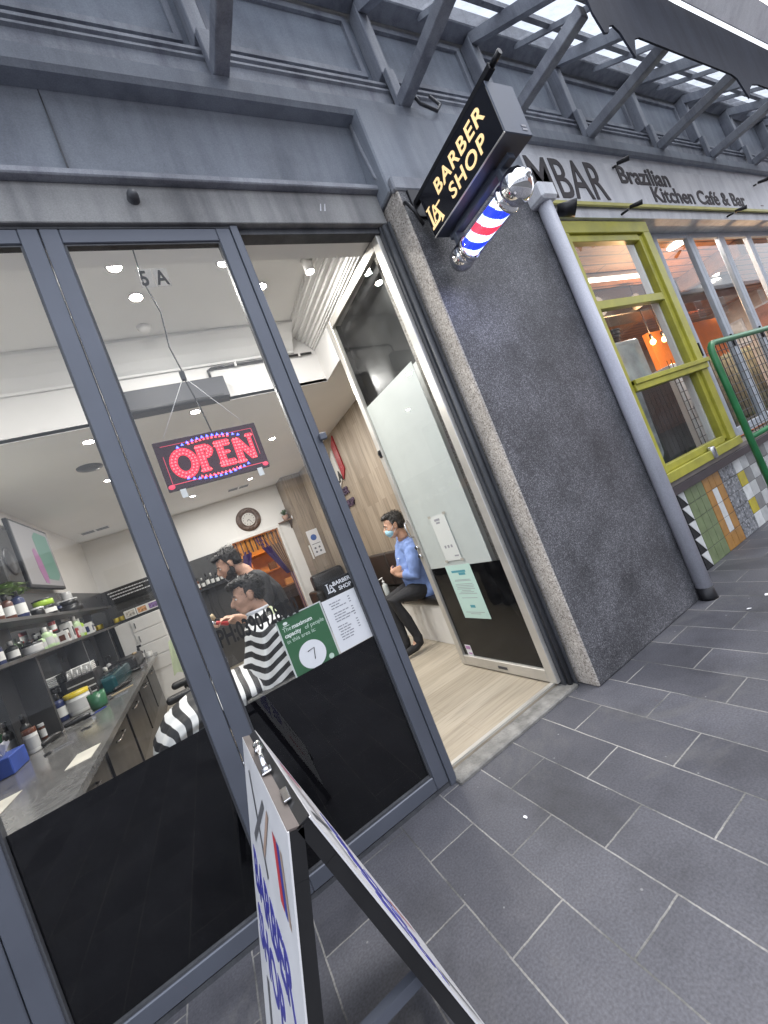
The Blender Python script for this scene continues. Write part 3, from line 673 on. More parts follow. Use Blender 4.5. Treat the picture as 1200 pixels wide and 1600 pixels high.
# ================================================================== PROJECTING SIGN AND BARBER POLE
t = thing('projecting_sign', 'black box sign lettered BARBER SHOP in gold, projecting from the pillar', 'sign', (2.11, 1.5, 3.1))
SX0, SX1, SY0, SY1, SZ0, SZ1 = 2.0, 2.215, 1.172, 1.835, 3.085, 3.372
bm = B(); box(bm, SX0 + .006, SX1, SY0, SY1, SZ0, SZ1, .004); part('body', bm, mt['sign_side'], t)
bm = B(); box(bm, SX0, SX0 + .0055, SY0 + .004, SY1 - .004, SZ0 + .004, SZ1 - .004); part('face', bm, mt['sign_black'], t)
bm = B(); box(bm, SX0 - .002, SX0 + .006, SY0 + .002, SY1 - .002, SZ0 - .002, SZ0 + .0035); part('edge_trim', bm, mt['alu_silver'], t)
bm = B()
put_text(bm, 'BARBER', .118, SIDE((1.9985, 1.69, 3.243)), bold=.0018, xs=1.0, shear=.0, spacing=1.14)
put_text(bm, 'SHOP', .118, SIDE((1.9985, 1.60, 3.128)), bold=.0018, xs=1.0, spacing=1.14)
part('lettering', bm, mt['gold'], t)
bm = B(); la_strokes(bm, SIDE((1.9985, 1.82, 3.125)), .135); part('emblem', bm, mt['gold'], t)
bm = B()
for dz in (0, .02): box(bm, 2.15, 2.185, SY0 - .002, SY0, 3.11 + dz, 3.122 + dz)
part('sticker', bm, mt['ink_grey'], t)
bm = B(); box(bm, 2.02, 2.06, 1.13, 1.94, 3.385, 3.42, .004); tube(bm, [(2.04, 1.13, 3.402), (2.04, 1.07, 3.402)], .016, 8); box(bm, 2.0, 2.2, 1.90, 1.918, 3.3, 3.5, .003)
for y in (1.3, 1.7): tube(bm, [(2.04, y, 3.37), (2.04, y, 3.40)], .008, 8)
part('arm', bm, mt['black_metal'], t)
bm = B(); tube(bm, [(2.0, 1.88, 3.22), (1.95, 1.86, 3.30), (1.93, 1.88, 3.38), (1.95, 1.93, 3.42)], .012, 8); part('cable', bm, mt['black_metal'], t)

t = thing('barber_pole', 'lit barber pole with red, white and blue bands and chrome ends, under the black sign', 'barber pole', (2.11, 1.5, 2.93))
PZ, R0 = 2.905, .062
bm = B(); seg, nz = 48, 64
rings = []
y0, y1 = 1.375, 1.70
for j in range(nz + 1):
    y = y0 + (y1 - y0) * j / nz
    rings.append([bm.verts.new((2.11 + R0 * math.cos(2 * math.pi * k / seg), y, PZ + R0 * math.sin(2 * math.pi * k / seg))) for k in range(seg)])
for j in range(nz):
    for k in range(seg):
        f = bm.faces.new((rings[j][k], rings[j][(k + 1) % seg], rings[j + 1][(k + 1) % seg], rings[j + 1][k])); f.smooth = True
        v = ((j + .5) / nz * 1.45 + (k + .5) / seg + .30) % 1.0
        f.material_index = 1 if v < .26 else (0 if v < .5 else (2 if v < .76 else 0))
part('striped_cylinder', bm, [EM('lit white band', (.66, .84, 1.0), 1.5), EM('lit blue band', (.01, .03, .9), 1.3), EM('lit red band', (.95, .03, .06), 1.1)], t)
bm = B(); cyl(bm, (2.11, y0, PZ), (2.11, y1, PZ), .075, seg=40, caps=False); part('glass_tube', bm, GLASS('barber pole tube', (.86, .88, 1.0), .03), t)
l = bpy.data.lights.new('pole light', 'AREA'); l.shape = 'RECTANGLE'; l.size = .1; l.size_y = .3; l.energy = 1.0; l.color = (.5, .55, 1); o = bpy.data.objects.new('pole_light', l); COL.objects.link(o); o.parent = t; o.location = (0, .04, -.11)
def pole_end(y, s, r):
    bm = B()
    lathe(bm, [(.078, 0), (.082, .008), (.082, .022), (.07, .03), (.066, .036), (r * .92, .05), (r, .085), (r * .96, .12), (r * .72, .15), (r * .35, .168), (.018, .173), (.016, .182), (0, .185)], (2.11, y, PZ), 32, True, Matrix.Rotation(math.radians(-90 * s), 4, 'X'))
    part('chrome_end', bm, mt['chrome'], t)
pole_end(y0 + .004, -1, .092); pole_end(y1 - .004, 1, .082)
bm = B(); box(bm, 2.085, 2.135, 1.25, 1.80, 3.035, 3.068, .004); box(bm, 2.07, 2.15, 1.31, 1.345, 2.96, 3.04, .004); box(bm, 2.07, 2.15, 1.73, 1.765, 2.96, 3.04, .004); box(bm, 2.09, 2.13, 1.36, 1.72, 3.068, 3.083); part('bracket', bm, mt['sign_side'], t)

# ================================================================== A-FRAME BOARD ON THE FOOTPATH
t = thing('sandwich_board', 'folding sandwich board with printed white faces and black legs standing on the footpath', 'sandwich board', (0, 1.22, 0))
slope = .272; n_len = math.sqrt(1 + slope * slope)
YA, YBf = 1.545, .90
for s, nm in ((-1, 'board'), (1, 'board')):
    # ridge drifts a little: x of the top edge at the near and far end
    xt_n, xt_f = (-.014, -.047) if s < 0 else (.036, -.004)
    def pt(y, z, off=0.0, xt_n=xt_n, xt_f=xt_f, s=s):
        k = (y - YBf) / (YA - YBf); xt = xt_n + (xt_f - xt_n) * k
        x = xt + s * slope * (1.0 - z) + s * off / n_len
        return Vector((x, y, z + off * slope / n_len))
    def slab(y0, y1, z0, z1, o0, o1):
        bm = B(); q = [pt(y0, z0, o0), pt(y1, z0, o0), pt(y1, z1, o0), pt(y0, z1, o0)]; r = [pt(y0, z0, o1), pt(y1, z0, o1), pt(y1, z1, o1), pt(y0, z1, o1)]
        a = [bm.verts.new(p) for p in q]; b = [bm.verts.new(p) for p in r]
        bm.faces.new(a); bm.faces.new(list(reversed(b)))
        for i in range(4): bm.faces.new((a[i], b[i], b[(i + 1) % 4], a[(i + 1) % 4]))
        return bm
    bd = part('board', slab(YBf, YA, .10, .998, -.004, 0), M('printed white board %d' % s, (.62, .62, .64), .35, var=.04, scale=8), t)
    def onb(u, z, off=.0006):   # u from the reading-left edge
        return pt((YA - u) if s < 0 else (YBf + u), z, off)
    ax = (onb(.1, .5) - onb(0, .5)); ay = (onb(.3, .9) - onb(.3, .5))
    bm = B()
    for txt, u, z, sz in (('BARBER', .05, .60, .155), ('SHOP', .05, .45, .155), ('OPEN', .05, .21, .12)):
        if txt == 'OPEN': continue
        put_text(bm, txt, sz, axes4(onb(u, z), ax, ay - ax * (ay.dot(ax) / ax.length_squared)), bold=.004, xs=.92, extrude=.0005)
    part('lettering', bm, M('royal blue print %d' % s, (.035, .035, .26), .4, var=0), bd)
    pm = [M('print grey %d' % s, (.1, .1, .11), .5, var=0), M('print tan %d' % s, (.35, .25, .2), .5, var=0), M('print red %d' % s, (.45, .04, .05), .5, var=0), M('print blue %d' % s, (.04, .05, .3), .5, var=0)]
    def quad(nm, pts, m, h=.0011):
        bm = B(); bm.faces.new([bm.verts.new(onb(u, z, h)) for u, z in pts]); part(nm, bm, pm[m], bd)
    quad('printed_razor', [(.10, .93), (.125, .94), (.34, .76), (.32, .745)], 0); quad('printed_comb', [(.34, .94), (.365, .93), (.14, .75), (.12, .765)], 0, .0014)
    quad('printed_brush', [(.29, .80), (.31, .79), (.42, .93), (.40, .94)], 1, .0017); quad('printed_flash', [(.46, .92), (.50, .92), (.54, .80), (.50, .80)], 2); quad('printed_flash', [(.505, .92), (.53, .92), (.57, .80), (.545, .80)], 3); quad('printed_flash', [(.54, .92), (.56, .92), (.60, .80), (.58, .80)], 1)
    quad('printed_pole', [(.12, .40), (.16, .41), (.16, .24), (.12, .24)], 0); quad('printed_pole', [(.40, .40), (.44, .40), (.47, .25), (.43, .25)], 2)
    # black frame behind the board: top bar and two legs
    part('top_bar', slab(YBf + .002, YA - .002, .905, .9955, -.034, -.0045), mt['black_paint'], t, None)
    part('leg', slab(YBf + .002, YBf + .05, 0, .9045, -.034, -.0045), mt['black_paint'], t)
    part('leg', slab(YA - .05, YA - .002, 0, .9045, -.034, -.0045), mt['black_paint'], t)
    part('foot_rail', slab(YBf + .0505, YA - .0505, .22, .28, -.03, -.006), mt['black_paint'], t)
    part('top_edge', slab(YBf + .004, YA - .004, .996, 1.0, -.033, -.001), M('worn brown board edge %d' % s, (.09, .075, .07), .6, var=.3) if s < 0 else mt['black_paint'], t)
bm = B()
for y in (1.03,): box(bm, .0, .016, y - .03, y + .03, .999, 1.004, .001)
part('hinge', bm, mt['steel'], t)
bm = B(); hx = -.012
tube(bm, [(hx, 1.20, 1.004), (hx, 1.205, 1.02), (hx, 1.23, 1.034), (hx, 1.28, 1.038), (hx, 1.33, 1.034), (hx, 1.355, 1.02), (hx, 1.36, 1.004)], [.008, .007, .007, .011, .007, .007, .008], 10)
ball(bm, (hx, 1.26, 1.039), (.012, .014, .01)); ball(bm, (hx, 1.30, 1.039), (.012, .014, .01))
box(bm, hx - .013, hx + .013, 1.18, 1.215, 1.0, 1.006, .002); box(bm, hx - .013, hx + .013, 1.345, 1.38, 1.0, 1.006, .002)
part('carry_handle', bm, mt['steel'], t)
bm = B(); box(bm, -.10, .135, .925, .945, .535, .56); bm.transform(Matrix.Identity(4)); part('brace_strap', bm, mt['alu_grey'], t)
# ================================================================== NOTICES AND LETTERING ON THE GLASS
GY = 2.1345                                     # just inside the panes
def flat(name, label, cat, x0, x1, z0, z1, mat, y=GY, d=.001):
    t = thing(name, label, cat, ((x0 + x1) / 2, y, z0)); bm = B(); box(bm, x0, x1, y - d, y, z0, z1)
    part('sheet', bm, mat, t); return t
bm = B(); put_text(bm, 'PH:0390428050', .120, FRONT((-.014, 2.124, 1.230)), bold=.0032, xs=.525, extrude=.0004)
single('phone_lettering', bm, mt['black_letter'], 'black vinyl lettering PH:0390428050 stuck on the glass', 'lettering', loc=(.2, 2.124, 1.23))
t = thing('street_number', 'black 5A street number on clear squares, high on the glass', 'street number', (.31, 2.124, 3.10))
mt['clear_square'] = GLASS('clear sticker square', (.9, .9, .9), .10)
for x0_ in (.245, .322):
    bm = B(); poly(bm, [(x0_, 2.1247, 3.085), (x0_ + .07, 2.1247, 3.085), (x0_ + .07, 2.1247, 3.19), (x0_, 2.1247, 3.19)]); part('backing', bm, mt['clear_square'], t)
bm = B(); put_text(bm, '5', .115, FRONT((.252, 2.1238, 3.098)), bold=.0028, xs=.72, extrude=.0004); put_text(bm, 'A', .115, FRONT((.328, 2.1238, 3.098)), bold=.0028, xs=.72, extrude=.0004); part('lettering', bm, mt['black_letter'], t)

t = flat('capacity_poster', 'green poster reading The maximum capacity of people in this area is 7', 'poster', .262, .502, .906, 1.228, mt['poster_green'])
y = GY - .0016
bm = B(); box(bm, .254, .262, GY - .002, GY, .90, 1.234); box(bm, .502, .510, GY - .002, GY, .90, 1.234); box(bm, .262, .502, GY - .002, GY, 1.228, 1.234); part('sleeve', bm, M('clear acrylic edge', (.55, .58, .56), .2, var=0), t)
bm = B(); kw = dict(extrude=.0003, xs=.95)
put_text(bm, 'The', .030, FRONT((.276, y, 1.163)), **kw); put_text(bm, 'of people', .030, FRONT((.385, y, 1.132)), **kw); put_text(bm, 'in this area is:', .030, FRONT((.276, y, 1.101)), **kw)
part('lettering', bm, mt['poster_text'], t)
bm = B(); put_text(bm, 'maximum', .030, FRONT((.325, y, 1.163)), bold=.0008, **kw); put_text(bm, 'capacity', .030, FRONT((.276, y, 1.132)), bold=.0008, xs=.9, extrude=.0003)
ball(bm, (.300, y, 1.203), (.012, .0006, .008)); box(bm, .285, .318, y - .0003, y, 1.188, 1.191); box(bm, .276, .345, y - .0003, y, .925, .930)
part('bold_lettering', bm, M('bright poster text', (.75, .8, .76), .5, var=0), t)
bm = B(); cyl(bm, (.375, y, 1.0), (.375, y - .0006, 1.0), .072, seg=48); part('disc', bm, mt['white_paper'], t)
bm = B(); cyl(bm, (.462, y, .945), (.462, y - .0006, .945), .014, seg=20); part('badge', bm, mt['poster_text'], t)
bm = B(); tube(bm, [(.355, y - .001, 1.022), (.392, y - .001, 1.028), (.378, y - .001, .972)], .0025, 6); part('handwriting', bm, mt['ink'], t)

t = flat('price_list', 'white printed price list beside the green poster', 'price list', .513, .728, .932, 1.222, mt['white_paper'])
bm = B(); rnd = random.Random(3)
for i in range(15):
    z = 1.19 - i * .0145
    if i in (3, 8): continue
    a = .545 + rnd.random() * .01
    while a < .60 + .05 * rnd.random():
        w_ = .008 + .02 * rnd.random(); box(bm, a, a + w_, y - .0004, y, z, z + .0055); a += w_ + .004
    if i < 13: box(bm, .66, .672, y - .0004, y, z, z + .0055)
part('print', bm, mt['ink_grey'], t)

t = flat('barber_plate', 'small black plate lettered BARBER SHOP on the glass above the price list', 'plate', .553, .716, 1.226, 1.312, mt['black_letter'])
bm = B(); kw = dict(extrude=.0003)
put_text(bm, 'BARBER', .031, FRONT((.607, y, 1.276)), bold=.0007, **kw); put_text(bm, 'SHOP', .031, FRONT((.632, y, 1.242)), bold=.0007, **kw); la_strokes(bm, FRONT((.566, y, 1.247)), .052, .0004)
part('lettering', bm, mt['white_paper'], t)

def leaf_sheet(name, label, cat, a0, a1, z0, z1, mat):
    t = bpy.data.objects.new(name, None); COL.objects.link(t); t.location = on_leaf((a0 + a1) / 2, z0); t.rotation_euler = leaf.rotation_euler; tag(t, label, cat)
    w = abs(a1 - a0) / 2; h = z1 - z0
    bm = B(); box(bm, -w, w, 0, .0012, 0, h); part('sheet', bm, mat, t, world=False)
    return t, w, h
t, w, h = leaf_sheet('mint_notice', 'pale mint notice sheet taped low on the open door', 'notice', .43, .755, .46, .925, mt['mint'])
bm = B(); box(bm, -w * .5, w * .62, .0012, .0018, h * .86, h * .9); box(bm, -w * .42, w * .1, .0012, .0018, h * .81, h * .855)
box(bm, -.03, .03, .0012, .0018, h * .2, h * .25); part('heading', bm, mt['teal'], t, world=False)
bm = B(); rnd = random.Random(5)
for i, zz in enumerate((.72, .70, .64, .61, .58, .55, .52, .49, .46, .38, .11, .08)):
    q = w * (.35 + .4 * rnd.random()); box(bm, -q, q, .0012, .0017, h * zz, h * (zz + .008))
part('print', bm, mt['ink_grey'], t, world=False)
t, w, h = leaf_sheet('clear_notice', 'faint taped notice at eye level on the frosted door glass', 'notice', .49, .70, .965, 1.36, M('thin notice paper', (.62, .64, .62), .6, var=.02))
for q in ((-.2, .5, .88, .93), (-.1, .4, .82, .86), (-.5, -.28, .28, .34), (-.1, .12, .28, .34), (.3, .52, .28, .34), (-.8, -.3, .08, .11)):
    bm = B(); box(bm, w * q[0], w * q[1], .0012, .0017, h * q[2], h * q[3]); part('printed_mark', bm, mt['ink_grey'], t, world=False)
bm = B()
for sx in (-1, 1):
    for zz in (0, h): box(bm, sx * w - .02, sx * w + .02, .0014, .0022, zz - .01, zz + .01)
part('tape', bm, M('yellowed tape', (.42, .4, .35), .3, var=.1), t, world=False)
t, w, h = leaf_sheet('window_sticker', 'small white sticker in the bottom corner of the open door', 'sticker', .85, .925, .10, .20, mt['white_paper'])
bm = B(); box(bm, -w * .8, w * .8, .0012, .0017, h * .6, h * .9); box(bm, -w * .8, w * .4, .0012, .0017, h * .15, h * .3); part('print', bm, M('mauve print', (.4, .2, .42), .5, var=0), t, world=False)

# ================================================================== LED OPEN SIGN
t = thing('open_sign', 'lit red and blue LED sign reading OPEN, hanging behind the glass', 'sign', (.285, 2.20, 2.03))
rotS = Matrix.Rotation(math.radians(1.0), 4, 'Y'); oS = Matrix.Translation((.285, 2.2, 2.165)) @ rotS
W2, H2 = .262, .132
bm = B(); box(bm, -W2, W2, .0, .022, -H2, H2, .003)
bm.transform(oS); part('housing', bm, M('deep maroon acrylic', (.035, .006, .02), .6, var=.15, spec=.1), t)
bm = B()
for a, b, c, d in ((-W2 + .03, W2 - .03, -H2 + .028, -H2 + .031), (-W2 + .03, W2 - .03, H2 - .03, H2 - .0285), (-W2 + .028, -W2 + .030, -H2 + .03, .05), (W2 - .030, W2 - .028, -.05, H2 - .03)): box(bm, a, b, -.002, 0, c, d)
for sx in (-1, 1): ball(bm, (sx * (W2 - .02), -.002, -H2 + .02), (.016, .004, .012))
bm.transform(oS); part('edge_glow', bm, EM('dim red edge', (.9, .05, .12), .55, .2), t)
def led(bm, x, z, s=.0062):
    a = [bm.verts.new((x - s, -.003, z - s * .7)), bm.verts.new((x + s, -.003, z - s * .7)), bm.verts.new((x, -.003, z + s)), bm.verts.new((x, -.012, z))]
    for q in ((0, 1, 3), (1, 2, 3), (2, 0, 3)): bm.faces.new([a[i] for i in q])
red = B(); blue = B(); glow = B()
def stroke_leds(pts, n, closed=False):
    pts = [Vector((p[0], p[1])) for p in pts]; 
    if closed: pts = pts + [pts[0]]
    Ls = [(b - a).length for a, b in zip(pts, pts[1:])]; T = sum(Ls)
    for a, b in zip(pts, pts[1:]):
        w_ = (b - a).orthogonal().normalized() * .011; q = (a - w_, b - w_, b + w_, a + w_); poly(glow, [(p.x, -.0012 - .00001 * len(glow.faces), p.y) for p in q])
    for i in range(n):
        d = T * i / (n if closed else n - 1 + 1e-9); k = 0
        while k < len(Ls) - 1 and d > Ls[k]: d -= Ls[k]; k += 1
        p = pts[k].lerp(pts[k + 1], min(1, d / Ls[k])); led(red, p.x, p.y)
def ell(cx, cz, a, b, n=24): return [(cx + a * math.cos(2 * math.pi * i / n), cz + b * math.sin(2 * math.pi * i / n)) for i in range(n)]
stroke_leds(ell(-.148, -.005, .058, .072), 24, True); stroke_leds(ell(-.148, -.005, .042, .054), 18, True)
for dx in (0, .017): stroke_leds([(-.068 + dx, -.058), (-.068 + dx, .06)], 8)
stroke_leds([(-.075, .062), (-.02, .062), (-.002, .035), (-.02, .006), (-.05, .004)], 10); stroke_leds([(-.05, .046), (-.026, .046), (-.018, .034), (-.03, .02)], 5); stroke_leds([(-.08, -.066), (-.036, -.066)], 4)
for dx in (0, .017): stroke_leds([(.032 + dx, -.06), (.032 + dx, .06)], 8)
for z in (.064, .048): stroke_leds([(.02, z), (.092, z)], 6)
stroke_leds([(.05, .004), (.082, .004)], 3)
for z in (-.064, -.049): stroke_leds([(.02, z), (.096, z)], 6)
for dx in (0, .016): stroke_leds([(.122 + dx, -.06), (.122 + dx, .062)], 8)
for dx in (-.006, .010): stroke_leds([(.132 + dx, .06), (.198 + dx, -.06)], 8)
stroke_leds([(.205, -.056), (.205, .066)], 8); stroke_leds([(.190, .068), (.222, .068)], 3); stroke_leds([(.108, -.066), (.150, -.066)], 4)
for i in range(11):
    a = math.radians(65 - i * 3); x = -.10 + i * .02
    led(red, x, .086 + .012 * (1 - ((i - 5) / 6) ** 2)); led(red, x + .01, -.09 - .010 * (1 - ((i - 5) / 6) ** 2))
for i in range(13):
    u = (i - 6) / 6; x = u * .155
    led(blue, x, .112 - .028 * u * u, .0075); led(blue, x, -.112 + .026 * u * u, .0075)
red.transform(oS); blue.transform(oS)
part('red_lettering', red, EM('red diodes', (1, .05, .06), 3.4), t); part('blue_border', blue, EM('blue diodes', (.05, .08, 1), 4.5), t)
glow.transform(oS); part('letter_glow', glow, EM('red glow behind diodes', (.85, .003, .04), .75, .03), t)
bm = B(); top = Vector((.50, 2.22, 2.78)); zt = 2.30
tube(bm, [(.285, 2.20, 2.62), (.075, 2.205, zt)], .0016, 5); tube(bm, [(.285, 2.20, 2.62), (.50, 2.205, zt)], .0016, 5); part('hanging_wire', bm, mt['white_gloss'], t)
bm = B(); tube(bm, [(.285, 2.21, 3.40), (.27, 2.21, 3.2), (.30, 2.21, 3.0), (.275, 2.21, 2.8), (.29, 2.205, 2.66), (.285, 2.2, 2.62), (.31, 2.212, 2.45), (.32, 2.212, 2.30)], .004, 6); box(bm, .272, .298, 2.192, 2.216, 2.60, 2.65, .003); part('cord', bm, mt['black_metal'], t)
for sx in (-1, 1):
    bm = B(); box(bm, .285 + sx * .2 - .014, .285 + sx * .2 + .014, 2.198, 2.203, 1.99, 2.035); part('clear_tab', bm, mt['frost'], t)

# ================================================================== SHOP LIGHTS
LAMPS = [(.199, 2.685, ZU), (.284, 2.984, ZU), (.89, 2.686, ZU), (1.202, 2.964, ZU), (1.531, 2.696, ZU), (.483, 3.828, ZC), (-.406, 4.009, ZC), (.381, 7.228, ZC), (1.361, 7.185, ZC), (1.444, 5.194, ZC), (-.478, 5.224, ZC), (1.5, 3.95, ZC), (-1.0, 2.75, ZU)]
LT = ['over the 5A number', 'below the 5A number', 'by the door stile, front ceiling', 'just inside the doorway', None, 'right above the open sign', 'left of the open sign', 'below the open sign, above the clock', 'between the open sign and the timber corner', 'right of the open sign', 'on the left over the wall screen', 'inside the doorway over the bench', 'at the far left of the front ceiling']
def downlight(x, y, z, label):
    t = thing('ceiling_light', label, 'ceiling light', (x, y, z), 'recessed ceiling lights')
    bm = B(); lathe(bm, [(.042, -.001), (.056, -.001), (.058, -.006), (.042, -.008)], (x, y, z), 24); part('trim_ring', bm, mt['white_gloss'], t)
    bm = B(); lathe(bm, [(0, -.0065), (.034, -.006), (.041, -.004)], (x, y, z), 20); part('lamp_lens', bm, mt['lamp'], t)
    return t
def area(parent, z):
    l = bpy.data.lights.new('lamp light', 'AREA'); l.shape = 'DISK'; l.size = .07; l.energy = 4.0 if rootloc(parent).z > 3.4 else 9.0; l.color = (1, .98, .94); l.spread = math.pi
    o = bpy.data.objects.new('lamp_light', l); COL.objects.link(o); o.parent = parent; o.location = (0, 0, z)
for (x, y, z), s in zip(LAMPS, LT):
    if s is None:
        t = thing('surface_light', 'white cylinder light fixed to the front ceiling beside the open door', 'ceiling light', (x, y, z))
        bm = B(); lathe(bm, [(0, 0), (.04, 0), (.04, -.10), (.034, -.105)], (x, y, z), 24); part('can', bm, mt['white_gloss'], t)
        bm = B(); lathe(bm, [(0, -.099), (.03, -.099), (.036, -.096)], (x, y, z), 20); part('lamp_lens', bm, mt['lamp'], t); area(t, -.13)
    else:
        area(downlight(x, y, z, 'bright recessed ceiling light ' + s), -.018)
bm = B(); lathe(bm, [(0, -.045), (.03, -.042), (.05, -.02), (.055, 0)], (.29, 3.345, ZU), 24); single('smoke_detector', bm, mt['white_gloss'], 'round white smoke detector on the front ceiling', 'smoke detector', loc=(.29, 3.345, ZU))
t = thing('ceiling_vent', 'dark slotted air vent near the back left corner of the ceiling', 'air vent', (-1.12, 7.64, ZC), 'ceiling air vents')
def vent(t):
    bm = B(); box(bm, -.21, .21, -.10, .10, -.008, -.001); part('vent_frame', bm, mt['white_gloss'], t, world=False)
    for sx in (-1, 1):
        bm = B()
        for k in range(4): box(bm, sx * .1 - .085, sx * .1 + .085, -.075 + k * .04, -.05 + k * .04, -.012, -.008)
        part('slot', bm, mt['dark_panel'], t, world=False)
vent(t); dup(t, (1.18, 7.63, ZC), 'dark slotted air vent below the open sign, above the clock')
bm = B(); lathe(bm, [(0, -.03), (.06, -.028), (.11, -.012), (.115, -.001)], (-.54, 4.66, ZC), 24); single('ceiling_speaker', bm, mt['dark_panel'], 'round grey speaker in the lower ceiling left of the open sign', 'speaker', loc=(-.54, 4.66, ZC))
t = thing('exit_box', 'slim white box with dark marks hung over the doorway', 'sign box', (1.3, 2.42, 3.56))
bm = B(); box(bm, 1.05, 1.62, 2.40, 2.46, 3.53, 3.66, .006); part('case', bm, mt['white_gloss'], t)
bm = B(); box(bm, 1.14, 1.155, 2.396, 2.40, 3.60, 3.63); box(bm, 1.17, 1.18, 2.396, 2.40, 3.61, 3.625); box(bm, 1.19, 1.20, 2.396, 2.40, 3.61, 3.625); part('mark', bm, mt['ink'], t)
t = thing('air_conditioner', 'dark grey wall air conditioner under the front ceiling', 'air conditioner', (.38, 3.6, 3.09))
bm = B(); extrude_x(bm, [(3.715, 3.295), (3.62, 3.295), (3.60, 3.28), (3.60, 3.10), (3.62, 3.088), (3.715, 3.088)], -.14, .79); part('case', bm, M('dark slate plastic', (.05, .052, .062), .6, var=.1), t)
bm = B(); box(bm, -.1, .74, 3.596, 3.6, 3.105, 3.12); part('louvre', bm, mt['black_metal'], t)
bm = B(); tube(bm, [(.70, 3.70, 3.30), (.70, 3.70, 3.40), (.74, 3.70, 3.42), (1.75, 3.70, 3.42)], .012, 8); part('pipe', bm, mt['dark_panel'], t)
bm = B()
for x in (.95, 1.3, 1.6): box(bm, x, x + .02, 3.684, 3.70, 3.40, 3.44)
part('clip', bm, mt['white_gloss'], t)

# ================================================================== BENCH AND TIMBER WALL
t = thing('bench', 'white boxed waiting bench with black leather seat along the timber wall', 'bench', (2.25, 5.2, GZ))
bm = B(); box(bm, 2.02, 2.455, 3.56, 6.95, GZ, .475, .004); part('base', bm, mt['white_gloss'], t)
bm = B()
for i in range(4): y_ = 3.57 + i * .84; box(bm, 1.985, 2.40, y_, y_ + .835, .476, .57, .03, 3)
for f in bm.faces: f.smooth = True
part('seat', bm, mt['leather'], t)
bm = B()
for i in range(4): y_ = 3.57 + i * .84; box(bm, 2.36, 2.455, y_, y_ + .835, .575, 1.08, .03, 3)
for f in bm.faces: f.smooth = True
part('backrest', bm, mt['leather_brown'], t)
t = thing('armchair', 'low black leather armchair at the far end of the bench, behind the black plate', 'armchair', (2.05, 7.0, GZ))
for nm, q, b_ in (('seat', (1.72, 2.40, 7.0, 7.45, .1, .5), .05), ('backrest', (1.80, 2.44, 7.46, 7.70, .1, 1.05), .06), ('armrest', (1.66, 1.80, 6.98, 7.6, .08, .78), .04), ('armrest', (2.30, 2.44, 6.98, 7.45, .08, .78), .04)):
    bm = B(); box(bm, *q, b_, 3)
    for f in bm.faces: f.smooth = True
    part(nm, bm, mt['leather'], t)
for x in (1.72, 2.38):
    for y_ in (7.04, 7.62):
        bm = B(); tube(bm, [(x, y_, GZ), (x, y_, .1)], .018, 8); part('leg', bm, mt['steel'], t)
t = thing('sanitiser_bottle', 'clear pump bottle standing on the bench seat', 'bottle', (2.05, 4.9, .57))
bm = B(); lathe(bm, [(0, 0), (.036, .002), (.038, .01), (.038, .13), (.03, .155), (.014, .165), (.014, .18), (0, .18)], (2.05, 4.9, .571), 20); part('bottle_body', bm, M('clear gel', (.5, .53, .52), .1, var=0), t)
bm = B(); lathe(bm, [(0, .181), (.017, .181), (.017, .20), (.005, .205), (.005, .235), (.014, .236), (.014, .25), (0, .25)], (2.05, 4.9, .571), 14); tube(bm, [(2.05, 4.9, .815), (2.0, 4.9, .81)], .006, 6); part('pump', bm, mt['white_gloss'], t)

t = thing('wall_emblem', 'blue, white and red slanted panels with BARBER SHOP letters on the timber wall', 'wall sign', (2.45, 5.9, 2.2))
def wallquad(ys, zs, m, nm, d=.02, lab=None):
    bm = B(); prism(bm, [(2.458, y_, z_) for y_, z_ in zip(ys, zs)], (-d, 0, 0)); part(nm, bm, m, t, lab)
wallquad((5.78, 5.60, 5.60, 5.78), (2.92, 3.04, 2.49, 2.36), M('red gloss panel', (.36, .03, .04), .25, var=.05), 'panel', lab='red panel')
wallquad((6.02, 5.82, 5.82, 6.02), (2.76, 2.88, 2.40, 2.28), M('white gloss panel', (.7, .69, .66), .25, var=.05), 'panel', lab='white panel')
wallquad((6.28, 6.06, 6.06, 6.28), (2.60, 2.72, 2.28, 2.16), M('blue gloss panel', (.04, .04, .2), .25, var=.05), 'panel', lab='blue panel')
bm = B(); put_text(bm, 'LA', .24, SIDE((2.434, 6.06, 2.36)), bold=.004, extrude=.006); part('initials', bm, mt['black_letter'], t)
bm = B(); put_text(bm, 'BARBER', .165, SIDE((2.444, 6.36, 2.14)), bold=.004, extrude=.012, xs=1.0); mt['purple_letter'] = M('dark purple raised letters', (.07, .045, .09), .3, var=.2); part('lettering', bm, mt['purple_letter'], t)
bm = B(); put_text(bm, 'SHOP', .165, SIDE((2.444, 6.12, 1.93)), bold=.004, extrude=.012); part('lettering', bm, mt['purple_letter'], t)

